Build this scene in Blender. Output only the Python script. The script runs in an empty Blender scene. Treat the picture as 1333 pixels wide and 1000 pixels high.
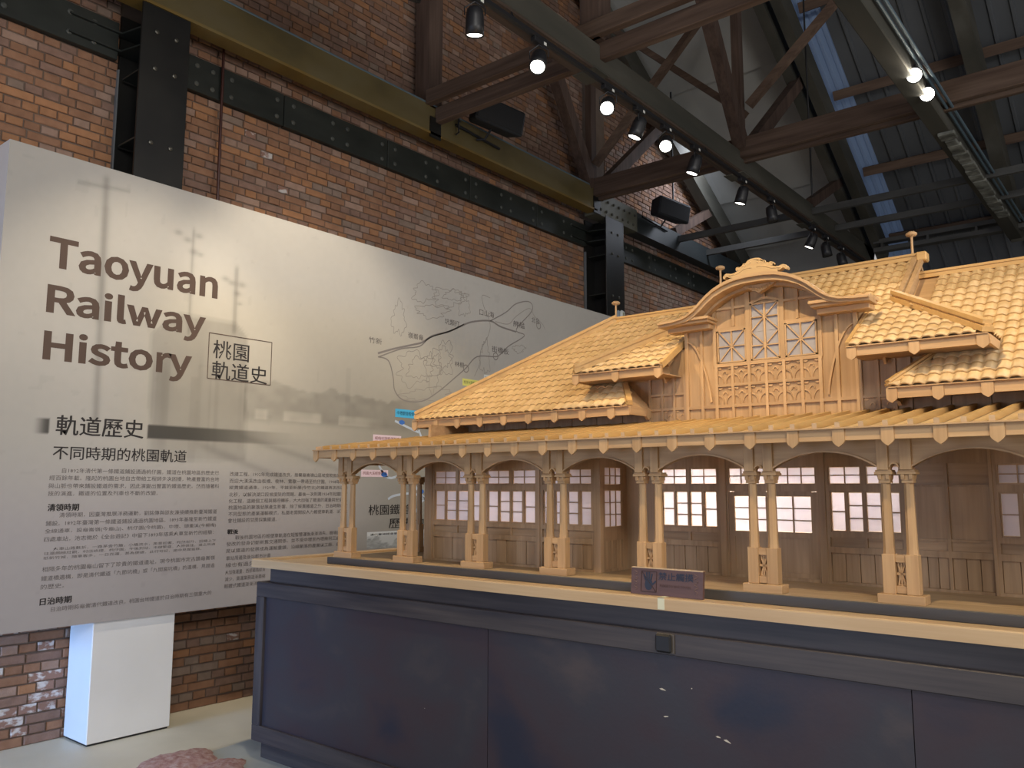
import bpy, bmesh, math, random, os
from mathutils import Vector, Matrix, Euler
random.seed(11)
sc = bpy.context.scene
COL = sc.collection

# ---------------------------------------------------------------- camera
cam_d = bpy.data.cameras.new('camera'); cam = bpy.data.objects.new('camera', cam_d); COL.objects.link(cam)
pitch, yaw, roll = map(math.radians, (7.114, 39.22, 0.0926))
fw = Vector((-math.sin(yaw)*math.cos(pitch), math.cos(yaw)*math.cos(pitch), math.sin(pitch)))
rt = Vector((math.cos(yaw), math.sin(yaw), 0)); up = rt.cross(fw)
rt, up = rt*math.cos(roll)+up*math.sin(roll), up*math.cos(roll)-rt*math.sin(roll)
M = Matrix((rt, up, -fw)).transposed().to_4x4(); M.translation = Vector((0, 0, 1.55))
cam.matrix_world = M
cam_d.sensor_fit = 'HORIZONTAL'; cam_d.sensor_width = 36.0; cam_d.lens = 36.0*1077.6/1333.0
cam_d.clip_start = 0.05; cam_d.clip_end = 200
sc.camera = cam
# ---------------------------------------------------------------- view, world
sc.view_settings.view_transform = 'Standard'; sc.view_settings.look = 'None'
sc.view_settings.gamma = 1.0; sc.view_settings.use_curve_mapping = False
sc.view_settings.exposure = 0.0
W = bpy.data.worlds.new('World'); sc.world = W; W.use_nodes = True
bg = W.node_tree.nodes['Background']; bg.inputs[0].default_value = (0.86, 0.84, 0.84, 1); bg.inputs[1].default_value = 0.52

def light(name, kind, loc, aim, power, col, size=0.1, size_y=None, spot=60, blend=0.4):
    d = bpy.data.lights.new(name, kind); d.energy = power; d.color = col
    if kind == 'AREA':
        d.shape = 'RECTANGLE'; d.size = size; d.size_y = size_y or size
    else:
        d.shadow_soft_size = size
    if kind == 'SPOT':
        d.spot_size = math.radians(spot); d.spot_blend = blend
    o = bpy.data.objects.new(name, d); COL.objects.link(o); o.location = loc
    o.rotation_euler = (Vector(aim)-Vector(loc)).to_track_quat('-Z', 'Y').to_euler()
    return o
# daylight assumed from the entrance side behind the camera, plus three added soft fills
light('assumed_entrance_daylight', 'AREA', (-5.15, -1.2, 0.9), (-5.4, 2.4, 0.5), 17, (0.22, 0.48, 1.0), 0.9, 1.6).data.spread = math.radians(60)
light('assumed_entrance_sky', 'AREA', (-3.5, -3.2, 1.6), (-3.2, 3, 0.9), 36, (0.52, 0.66, 1.0), 3.0, 2.2).data.spread = math.radians(110)
light('side_fill', 'AREA', (3.4, 3.4, 3.0), (-4.8, 3.6, 2.3), 120, (1.0, 0.95, 0.90), 2.6, 2.0)  # added neutral fill for the faces turned right, no window built
light('hall_fill', 'AREA', (3.2, -1.5, 5.0), (-5.2, 7.5, 5.6), 300, (1.0, 0.97, 0.93), 3.0, 1.6)  # unseen soft lamp added high up to brighten the hall
light('gable_fill', 'AREA', (-4.9, 10.6, 6.25), (-5.6, 10.4, 5.6), 40, (0.82, 0.88, 1.0), 0.25, 2.2)  # added bluish lamp under the ceiling brightening the gable brick; no roof slit built
# two exhibition spots assumed over the model, out of frame; their lamp heads are built further down
light('assumed_key_spot', 'SPOT', (-1.0, 1.32, 4.60), (-1.0, 3.45, 1.75), 540, (1.0, 0.76, 0.44), 0.04, spot=50, blend=0.8)
light('assumed_side_spot', 'SPOT', (-3.32, 2.05, 4.45), (-2.9, 3.75, 2.0), 540, (1.0, 0.75, 0.42), 0.04, spot=60, blend=0.8)

# ---------------------------------------------------------------- material helpers
def _m(name):
    m = bpy.data.materials.new(name); m.use_nodes = True; nt = m.node_tree
    return m, nt, nt.nodes['Principled BSDF']
def noise_mat(name, cols, scale=(4, 4, 4), detail=6, rough=0.7, bump=0.0, bscale=60, metal=0.0, spec=0.5, dist=0.0, rnd=0.0, obj=True, lo=0.3, hi=0.7):
    """colour ramp over stretched noise in object space, + optional bump, + per-object brightness jitter"""
    m, nt, b = _m(name); N = nt.nodes; L = nt.links
    tc = N.new('ShaderNodeTexCoord'); mp = N.new('ShaderNodeMapping'); mp.inputs['Scale'].default_value = scale
    oi = N.new('ShaderNodeObjectInfo')
    add = N.new('ShaderNodeVectorMath'); add.operation = 'ADD'
    mul = N.new('ShaderNodeVectorMath'); mul.operation = 'SCALE'; mul.inputs['Scale'].default_value = 7.0
    cmb = N.new('ShaderNodeCombineXYZ')
    for k in range(3): L.new(oi.outputs['Random'], cmb.inputs[k])
    L.new(cmb.outputs[0], mul.inputs[0]); L.new(tc.outputs['Object'], add.inputs[0]); L.new(mul.outputs[0], add.inputs[1])
    L.new(add.outputs[0], mp.inputs['Vector'])
    nz = N.new('ShaderNodeTexNoise'); nz.inputs['Scale'].default_value = 1.0; nz.inputs['Detail'].default_value = detail; nz.inputs['Distortion'].default_value = dist
    L.new(mp.outputs[0], nz.inputs['Vector'])
    cr = N.new('ShaderNodeValToRGB'); e = cr.color_ramp.elements
    e[0].position = lo; e[0].color = (*cols[0], 1); e[1].position = hi; e[1].color = (*cols[-1], 1)
    for i, c in enumerate(cols[1:-1]):
        x = e.new(lo+(hi-lo)*(i+1)/(len(cols)-1)); x.color = (*c, 1)
    L.new(nz.outputs['Fac'], cr.inputs['Fac'])
    out = cr.outputs['Color']
    if rnd:
        hs = N.new('ShaderNodeHueSaturation'); mr = N.new('ShaderNodeMapRange')
        mr.inputs['To Min'].default_value = 1-rnd; mr.inputs['To Max'].default_value = 1+rnd
        L.new(oi.outputs['Random'], mr.inputs['Value']); L.new(mr.outputs[0], hs.inputs['Value']); L.new(out, hs.inputs['Color']); out = hs.outputs['Color']
    L.new(out, b.inputs['Base Color'])
    b.inputs['Roughness'].default_value = rough; b.inputs['Metallic'].default_value = metal; b.inputs['Specular IOR Level'].default_value = spec
    if bump:
        n2 = N.new('ShaderNodeTexNoise'); n2.inputs['Scale'].default_value = bscale; n2.inputs['Detail'].default_value = 5
        L.new(tc.outputs['Object'], n2.inputs['Vector'])
        bp = N.new('ShaderNodeBump'); bp.inputs['Strength'].default_value = bump; bp.inputs['Distance'].default_value = 0.01
        L.new(n2.outputs['Fac'], bp.inputs['Height']); L.new(bp.outputs[0], b.inputs['Normal'])
    return m
def wood(name, c1, c2, axis, rough=0.55, fine=90, ring=9, rnd=0.07, spec=0.35):
    """wood: flat-sawn rings from distorted bands + fine pores running along the axis"""
    m, nt, b = _m(name); N = nt.nodes; L = nt.links
    tc = N.new('ShaderNodeTexCoord'); oi = N.new('ShaderNodeObjectInfo')
    cmb = N.new('ShaderNodeCombineXYZ')
    for k in range(3): L.new(oi.outputs['Random'], cmb.inputs[k])
    mul = N.new('ShaderNodeVectorMath'); mul.operation = 'SCALE'; mul.inputs['Scale'].default_value = 5.0
    add = N.new('ShaderNodeVectorMath'); add.operation = 'ADD'
    L.new(cmb.outputs[0], mul.inputs[0]); L.new(tc.outputs['Object'], add.inputs[0]); L.new(mul.outputs[0], add.inputs[1])
    s = [ring, ring, ring]; s[axis] = ring*0.12
    mp = N.new('ShaderNodeMapping'); mp.inputs['Scale'].default_value = s; L.new(add.outputs[0], mp.inputs['Vector'])
    nz = N.new('ShaderNodeTexNoise'); nz.inputs['Scale'].default_value = 1.0; nz.inputs['Detail'].default_value = 2; L.new(mp.outputs[0], nz.inputs['Vector'])
    ml = N.new('ShaderNodeMath'); ml.operation = 'MULTIPLY'; ml.inputs[1].default_value = 26; L.new(nz.outputs['Fac'], ml.inputs[0])
    sn = N.new('ShaderNodeMath'); sn.operation = 'SINE'; L.new(ml.outputs[0], sn.inputs[0])
    s2 = [fine*1.0]*3; s2[axis] = fine*0.04
    mp2 = N.new('ShaderNodeMapping'); mp2.inputs['Scale'].default_value = s2; L.new(add.outputs[0], mp2.inputs['Vector'])
    n2 = N.new('ShaderNodeTexNoise'); n2.inputs['Scale'].default_value = 1.0; n2.inputs['Detail'].default_value = 4; L.new(mp2.outputs[0], n2.inputs['Vector'])
    mr = N.new('ShaderNodeMapRange'); mr.inputs['From Min'].default_value = -1; mr.inputs['From Max'].default_value = 1; mr.inputs['To Min'].default_value = 0.15; mr.inputs['To Max'].default_value = 0.6
    L.new(sn.outputs[0], mr.inputs['Value'])
    ad = N.new('ShaderNodeMath'); ad.operation = 'ADD'; L.new(mr.outputs[0], ad.inputs[0])
    m3 = N.new('ShaderNodeMath'); m3.operation = 'MULTIPLY_ADD'; m3.inputs[1].default_value = 1.3; m3.inputs[2].default_value = -0.5; L.new(n2.outputs['Fac'], m3.inputs[0]); L.new(m3.outputs[0], ad.inputs[1])
    mx = N.new('ShaderNodeMix'); mx.data_type = 'RGBA'; mx.clamp_factor = True
    mx.inputs['A'].default_value = (*c1, 1); mx.inputs['B'].default_value = (*c2, 1); L.new(ad.outputs[0], mx.inputs['Factor'])
    hs = N.new('ShaderNodeHueSaturation'); m4 = N.new('ShaderNodeMapRange'); m4.inputs['To Min'].default_value = 1-rnd; m4.inputs['To Max'].default_value = 1+rnd
    L.new(oi.outputs['Random'], m4.inputs['Value']); L.new(m4.outputs[0], hs.inputs['Value']); L.new(mx.outputs['Result'], hs.inputs['Color'])
    L.new(hs.outputs['Color'], b.inputs['Base Color'])
    b.inputs['Roughness'].default_value = rough; b.inputs['Specular IOR Level'].default_value = spec
    return m
def plain(name, c, rough=0.6, metal=0.0, emit=None, es=0.0, spec=0.5):
    m, nt, b = _m(name); b.inputs['Base Color'].default_value = (*c, 1); b.inputs['Roughness'].default_value = rough
    b.inputs['Metallic'].default_value = metal; b.inputs['Specular IOR Level'].default_value = spec
    if emit: b.inputs['Emission Color'].default_value = (*emit, 1); b.inputs['Emission Strength'].default_value = es
    return m

OAK1, OAK2 = (0.56, 0.365, 0.19), (0.41, 0.25, 0.12)
AX = [wood('oak_grain_'+'xyz'[i], OAK1, OAK2, i, rnd=.10) for i in range(3)]
WX, WY, WZ = AX
WALNX = wood('warm_oak_x', (0.45, 0.30, 0.17), (0.31, 0.195, 0.105), 0); WALNZ = wood('warm_oak_z', (0.45, 0.30, 0.17), (0.31, 0.195, 0.105), 2)
TILE = noise_mat('roof_tile_wood', [(0.50, 0.33, 0.15), (0.60, 0.41, 0.20), (0.70, 0.50, 0.27)], (30, 8, 8), 4, 0.5, rnd=0.08)
RIDGE = wood('ridge_wood', (0.60, 0.38, 0.155), (0.50, 0.30, 0.11), 0)
LEDGE = wood('ledge_maple', (0.60, 0.43, 0.25), (0.52, 0.355, 0.195), 0, rough=0.35, ring=5)
BOARD = noise_mat('model_floor_wood', [(0.30, 0.21, 0.12), (0.42, 0.30, 0.17)], (3, 40, 3), 5, 0.6)
PLINTHD = noise_mat('dark_base_edge', [(0.045, 0.045, 0.05), (0.07, 0.068, 0.07)], (2, 30, 30), 4, 0.5)
def stain(name, axis):
    m = wood(name, (0.022, 0.020, 0.028), (0.080, 0.068, 0.066), axis, rough=0.42, ring=4, fine=60, rnd=0.05, spec=0.45); return m
STX, STZ = stain('dark_stained_x', 0), stain('dark_stained_z', 2)
STP = noise_mat('dark_stained_panel', [(0.016, 0.019, 0.038), (0.042, 0.028, 0.036), (0.036, 0.034, 0.044), (0.074, 0.057, 0.056)], (1.9, 1.9, 2.8), 10, 0.40, bump=0.04, bscale=60, dist=0.25, lo=0.28, hi=0.72)
STEEL = noise_mat('black_painted_steel', [(0.006, 0.006, 0.006), (0.016, 0.015, 0.013)], (3, 3, 3), 5, 0.42, spec=0.5)
GSTEEL = noise_mat('dark_green_steel', [(0.010, 0.013, 0.011), (0.026, 0.030, 0.026)], (3, 3, 6), 6, 0.5)
BOLT = plain('bolt_metal', (0.10, 0.095, 0.08), 0.4, 0.6)
OLIVE = noise_mat('olive_girder_paint', [(0.072, 0.056, 0.020), (0.115, 0.088, 0.032), (0.13, 0.105, 0.05)], (1.5, 1.5, 3), 6, 0.7)
OCHRE = noise_mat('ochre_flange_paint', [(0.085, 0.062, 0.020), (0.17, 0.105, 0.02), (0.19, 0.14, 0.05)], (1, 1.2, 1), 5, 0.7)
BEAMW = wood('old_truss_timber', (0.085, 0.060, 0.045), (0.042, 0.028, 0.021), 1, rough=0.8, ring=5, fine=50)
BEAMX = wood('old_truss_timber_x', (0.150, 0.100, 0.072), (0.075, 0.046, 0.033), 0, rough=0.8, ring=5, fine=50)
BEAMZ = wood('old_truss_timber_z', (0.115, 0.075, 0.058), (0.055, 0.034, 0.027), 2, rough=0.8, ring=5, fine=50)
BEAMG = noise_mat('grey_truss_timber', [(0.040, 0.040, 0.032), (0.062, 0.058, 0.046), (0.10, 0.098, 0.085)], (3, 0.6, 3), 7, 0.8, lo=.35, hi=.75)
SHEET = noise_mat('grey_ceiling_board', [(0.28, 0.285, 0.275), (0.36, 0.365, 0.35)], (1.2, 1.2, 1.2), 6, 0.85)
CORR = noise_mat('corrugated_roof_steel', [(0.075, 0.082, 0.092), (0.12, 0.13, 0.145)], (1.2, 0.8, 1), 5, 0.6, metal=0.0)
MORTAR = noise_mat('mortar', [(0.12, 0.085, 0.064), (0.19, 0.14, 0.11)], (5, 5, 5), 6, 0.95)
FLOORM = noise_mat('cement_floor', [(0.50, 0.465, 0.36), (0.58, 0.54, 0.43), (0.64, 0.60, 0.49)], (1.3, 1.3, 1.3), 8, 0.55, bump=0.03, bscale=40)
FLOORG = noise_mat('grey_cement_floor', [(0.34, 0.36, 0.34), (0.44, 0.46, 0.43)], (3, 3, 3), 8, 0.6)
RUBBLE = noise_mat('old_red_paving', [(0.30, 0.15, 0.13), (0.42, 0.25, 0.22), (0.50, 0.38, 0.34)], (30, 30, 30), 8, 0.9, bump=0.5, bscale=60)
WHITE = noise_mat('white_painted_board', [(0.76, 0.76, 0.75), (0.82, 0.82, 0.82)], (2, 2, 2), 6, 0.55)
BLACK = plain('black_plastic', (0.012, 0.012, 0.014), 0.45)
SPKR = noise_mat('speaker_cabinet', [(0.010, 0.013, 0.018), (0.018, 0.022, 0.028)], (5, 5, 5), 3, 0.7)
LENS = plain('lit_lens', (0.8, 0.8, 0.8), 0.4, emit=(1.0, 0.95, 0.84), es=9)
LENSB = plain('glaring_lens', (0.8, 0.8, 0.8), 0.4, emit=(1.0, 0.93, 0.78), es=60)
CONDUIT = plain('blue_grey_conduit', (0.10, 0.15, 0.19), 0.5)
WHITEP = plain('white_plastic', (0.65, 0.66, 0.62), 0.4)
PIPE = noise_mat('red_brown_pipe', [(0.035, 0.010, 0.008), (0.065, 0.020, 0.015)], (5, 5, 5), 3, 0.4)
BATW = wood('batten_wood', (0.56, 0.36, 0.14), (0.46, 0.28, 0.10), 1)
ROOFB = wood('canopy_board_wood', (0.66, 0.48, 0.26), (0.56, 0.39, 0.20), 1)
INK = plain('brown_ink', (0.085, 0.052, 0.038), 0.7)
INKB = plain('dark_ink', (0.022, 0.018, 0.018), 0.7)
INKT = plain('body_text_ink', (0.13, 0.11, 0.105), 0.7)
MAPL = plain('map_line_ink', (0.27, 0.24, 0.22), 0.7)
MAPC = plain('map_contour_ink', (0.33, 0.30, 0.265), 0.7)
CARVE = noise_mat('carved_red_brown_wood', [(0.085, 0.045, 0.042), (0.13, 0.070, 0.062)], (3, 30, 30), 5, 0.5)
CARVI = plain('blue_black_carving_paint', (0.022, 0.030, 0.055), 0.6)
TAPE = plain('pale_yellow_tape', (0.72, 0.70, 0.50), 0.5)
def pane_mat(name, c):
    m, nt, b = _m(name); N = nt.nodes; L = nt.links
    tr = N.new('ShaderNodeBsdfTranslucent'); tr.inputs[0].default_value = (*c, 1)
    b.inputs['Base Color'].default_value = (*[x*0.75 for x in c], 1); b.inputs['Roughness'].default_value = 0.6
    mx = N.new('ShaderNodeMixShader'); mx.inputs[0].default_value = 0.55
    L.new(b.outputs[0], mx.inputs[1]); L.new(tr.outputs[0], mx.inputs[2]); L.new(mx.outputs[0], N['Material Output'].inputs[0])
    return m
PANE = pane_mat('frosted_pane', (0.88, 0.86, 0.90))
BR = []
for nm, a, b_ in [('orange', (0.32, 0.155, 0.075), (0.40, 0.20, 0.10)), ('brown', (0.24, 0.122, 0.070), (0.31, 0.165, 0.098)),
                  ('purple_brown', (0.20, 0.120, 0.088), (0.27, 0.165, 0.125)), ('pale', (0.29, 0.185, 0.135), (0.36, 0.24, 0.185)),
                  ('whitewashed', (0.28, 0.16, 0.12), (0.60, 0.56, 0.54)), ('grey_brown', (0.22, 0.155, 0.12), (0.29, 0.21, 0.165))]:
    ww = nm == 'whitewashed'
    BR.append(noise_mat('brick_'+nm, [a, b_], (18, 18, 30) if ww else (14, 14, 14), 7, 0.9, bump=0.35, bscale=70, rnd=0.10, lo=.48 if ww else .3, hi=.60 if ww else .7))

# ---------------------------------------------------------------- mesh helpers
WPOS = {}
class MB:
    def __init__(s): s.v = []; s.f = []; s.m = []
    def add(s, vs, fs, mi=0):
        o = len(s.v); s.v += [tuple(v) for v in vs]
        for f in fs: s.f.append(tuple(i+o for i in f)); s.m.append(mi)
        return s
    def box(s, x0, x1, y0, y1, z0, z1, mi=0):
        vs = [(x, y, z) for z in (z0, z1) for y in (y0, y1) for x in (x0, x1)]
        return s.add(vs, [(0, 2, 3, 1), (4, 5, 7, 6), (0, 1, 5, 4), (2, 6, 7, 3), (0, 4, 6, 2), (1, 3, 7, 5)], mi)
    def bbox(s, x0, x1, y0, y1, z0, z1, c=0.003, mi=0):
        """box with all edges chamfered"""
        bm = bmesh.new(); bmesh.ops.create_cube(bm, size=1)
        for v in bm.verts:
            v.co = Vector(((x0+x1)/2+v.co.x*(x1-x0), (y0+y1)/2+v.co.y*(y1-y0), (z0+z1)/2+v.co.z*(z1-z0)))
        bmesh.ops.bevel(bm, geom=bm.edges[:], offset=c, segments=1, affect='EDGES', profile=0.5)
        return s.bm(bm, mi)
    def bm(s, bm, mi=0, mat=None):
        bm.verts.index_update(); vs = [(mat @ v.co if mat else v.co) for v in bm.verts]
        s.add(vs, [tuple(v.index for v in f.verts) for f in bm.faces], mi); bm.free(); return s
    def bar(s, a, b, w, h, up=(0, 0, 1), mi=0):
        """rectangular bar from a to b; w across, h along 'up'"""
        a = Vector(a); b = Vector(b); d = (b-a).normalized(); u = Vector(up)
        sd = d.cross(u).normalized(); u = sd.cross(d).normalized()
        vs = []
        for p in (a, b):
            for i, j in ((-1, -1), (1, -1), (1, 1), (-1, 1)): vs.append(p+sd*(i*w/2)+u*(j*h/2))
        return s.add(vs, [(0, 3, 2, 1), (4, 5, 6, 7), (0, 1, 5, 4), (1, 2, 6, 5), (2, 3, 7, 6), (3, 0, 4, 7)], mi)
    def prism(s, poly, axis, d0, d1, mi=0):
        """poly: 2D points (CCW); extruded along axis between d0 and d1. axis y -> (x,z) poly; x -> (y,z); z -> (x,y)"""
        n = len(poly)
        def P(p, d): return (d, p[0], p[1]) if axis == 'x' else ((p[0], d, p[1]) if axis == 'y' else (p[0], p[1], d))
        vs = [P(p, d0) for p in poly]+[P(p, d1) for p in poly]
        fs = [tuple(range(n)), tuple(range(2*n-1, n-1, -1))]+[(i, i+n, (i+1) % n+n, (i+1) % n) for i in range(n)]
        return s.add(vs, fs, mi)
    def strip(s, top, bot, axis, d0, d1, mi=0):
        """thick ribbon between two polylines of equal length (2D), extruded along the axis"""
        n = len(top)
        def P(p, d): return (d, p[0], p[1]) if axis == 'x' else ((p[0], d, p[1]) if axis == 'y' else (p[0], p[1], d))
        vs = [P(p, d) for d in (d0, d1) for p in top+bot]; N = 2*n; fs = []
        for i in range(n-1):
            a, b, c, d = i, i+1, n+i+1, n+i
            fs += [(a, d, c, b), (a+N, b+N, c+N, d+N), (a, b, b+N, a+N), (d, d+N, c+N, c)]
        fs += [(0, N, N+n, n), (n-1, 2*n-1, N+2*n-1, N+n-1)]
        return s.add(vs, fs, mi)
    def tube(s, pts, r, n=8, mi=0):
        pts = [Vector(p) for p in pts]; rings = []
        for i, p in enumerate(pts):
            d = (pts[min(i+1, len(pts)-1)]-pts[max(i-1, 0)]).normalized()
            u = Vector((0, 0, 1)) if abs(d.z) < 0.9 else Vector((1, 0, 0))
            a = d.cross(u).normalized(); b = a.cross(d)
            rr = r[i] if isinstance(r, (list, tuple)) else r
            rings.append([p+a*(rr*math.cos(t*2*math.pi/n))+b*(rr*math.sin(t*2*math.pi/n)) for t in range(n)])
        vs = [v for g in rings for v in g]; fs = []
        for i in range(len(pts)-1):
            for t in range(n): fs.append((i*n+t, i*n+(t+1) % n, (i+1)*n+(t+1) % n, (i+1)*n+t))
        fs += [tuple(range(n-1, -1, -1)), tuple(range((len(pts)-1)*n, len(pts)*n))]
        return s.add(vs, fs, mi)
    def lathe(s, prof, c, n=16, axis=(0, 0, 1), mi=0):
        q = Vector((0, 0, 1)).rotation_difference(Vector(axis)); vs = []; fs = []
        for r, z in prof:
            for t in range(n):
                a = t*2*math.pi/n; vs.append(Vector(c)+q @ Vector((r*math.cos(a), r*math.sin(a), z)))
        for i in range(len(prof)-1):
            for t in range(n): fs.append((i*n+t, i*n+(t+1) % n, (i+1)*n+(t+1) % n, (i+1)*n+t))
        fs += [tuple(range(n-1, -1, -1)), tuple(range((len(prof)-1)*n, len(prof)*n))]
        return s.add(vs, fs, mi)
    def build(s, name, mats, parent=None, origin=None, smooth=False, **props):
        if not isinstance(mats, (list, tuple)): mats = [mats]
        me = bpy.data.meshes.new(name)
        if origin is None:
            xs, ys, zs = zip(*s.v); origin = ((min(xs)+max(xs))/2, (min(ys)+max(ys))/2, min(zs))
        O = Vector(origin)
        me.from_pydata([Vector(v)-O for v in s.v], [], s.f)
        for m in mats: me.materials.append(m)
        if len(mats) > 1: me.polygons.foreach_set('material_index', s.m)
        if smooth: me.polygons.foreach_set('use_smooth', [True]*len(me.polygons))
        me.update()
        return place(name, me, parent, O, **props)
def place(name, me, parent, O, rot=None, **props):
    o = bpy.data.objects.new(name, me); COL.objects.link(o)
    O = Vector(O); WPOS[o.name] = O
    if parent is not None:
        o.parent = parent; o.location = O-WPOS[parent.name]
    else: o.location = O
    if rot is not None: o.rotation_euler = rot
    for k, v in props.items(): o[k] = v
    return o
def thing(name, loc, label, cat, group=None):
    o = bpy.data.objects.new(name, None); COL.objects.link(o); o.location = loc; WPOS[o.name] = Vector(loc)
    o.empty_display_size = 0.1; o['label'] = label; o['category'] = cat
    if group: o['group'] = group
    return o
def dup(o, delta, parent=None):
    """copy one part with its sub-parts, moved by delta"""
    c = o.copy(); COL.objects.link(c); WPOS[c.name] = WPOS[o.name]+Vector(delta)
    par = parent if parent is not None else o.parent
    if par is not None: c.parent = par; c.location = WPOS[c.name]-WPOS[par.name]
    else: c.location = WPOS[c.name]
    for ch in [x for x in o.children]:
        k = ch.copy(); COL.objects.link(k); k.parent = c; WPOS[k.name] = WPOS[ch.name]+Vector(delta)
        for g in [x for x in ch.children]:
            g2 = g.copy(); COL.objects.link(g2); g2.parent = k; WPOS[g2.name] = WPOS[g.name]+Vector(delta)
    return c
# text as flat meshes
FONT = None
try:
    fp = os.path.join(bpy.utils.resource_path('LOCAL'), 'datafiles', 'fonts', 'Noto Sans CJK Regular.woff2')
    if os.path.exists(fp): FONT = bpy.data.fonts.load(fp)
except Exception: FONT = None
TEXTS = {}
def text_prepare(items):
    """all lettering is converted to flat meshes; one text block per weight, split again by line"""
    groups = {}
    for body, bold, res in sorted(items): groups.setdefault((bold, res), []).append(body)
    obs = []
    for (bold, res), bodies in groups.items():
        c = bpy.data.curves.new('t', 'FONT'); c.body = '\n'.join(bodies); c.resolution_u = res; c.offset = bold; c.space_line = 3.0
        if FONT and res == 3: c.font = FONT
        o = bpy.data.objects.new('t', c); COL.objects.link(o); obs.append((bold, res, bodies, o, c))
    dg = bpy.context.evaluated_depsgraph_get()
    for bold, res, bodies, o, c in obs:
        me = bpy.data.meshes.new_from_object(o.evaluated_get(dg)); co = [v.co.copy() for v in me.vertices]
        top = max(v.y for v in co); pitch = 3.0
        lines_ = [([], [], {}) for _ in bodies]
        for p in me.polygons:
            vs = list(p.vertices); ym = sum(co[i].y for i in vs)/len(vs); k = min(len(bodies)-1, max(0, int(round((.3-ym)/pitch))))
            V, F, m = lines_[k]
            for i in vs:
                if i not in m: m[i] = len(V); V.append(co[i]+Vector((0, k*pitch, 0)))
            F.append(tuple(m[i] for i in vs))
        for body, (V, F, m) in zip(bodies, lines_): TEXTS[(body, bold, res)] = (V, F)
        bpy.data.meshes.remove(me)
    for t in obs: bpy.data.objects.remove(t[3]); bpy.data.curves.remove(t[4])
def text_on(body, mats, parent, org, U, V, width, height, name='lettering', bold=0.0, res=1, cap=None, twice=0, **props):
    """org = baseline left (world); U right dir, V up dir; fitted to width x height"""
    vs, fs = TEXTS[(body, bold, res)]
    if not vs: return None
    x0 = min(v.x for v in vs); x1 = max(v.x for v in vs); z0 = min(v.y for v in vs); z1 = max(v.y for v in vs)
    sx = width/(x1-x0)
    if cap == 'T':   # latin: baseline at 0, caps height = tallest glyph
        sz = height/z1; oz = 0
    else: sz = height/(z1-z0); oz = z0
    U = Vector(U); V = Vector(V); o = Vector(org)
    mb = MB(); mb.add([o+U*((v.x-x0)*sx)+V*((v.y-oz)*sz) for v in vs], fs)
    if twice: mb.add([o+U*((v.x-x0)*sx+twice)+V*((v.y-oz)*sz+twice*.5)+U.cross(V)*.0002 for v in vs], fs)
    return mb.build(name, mats, parent, **props)
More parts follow.
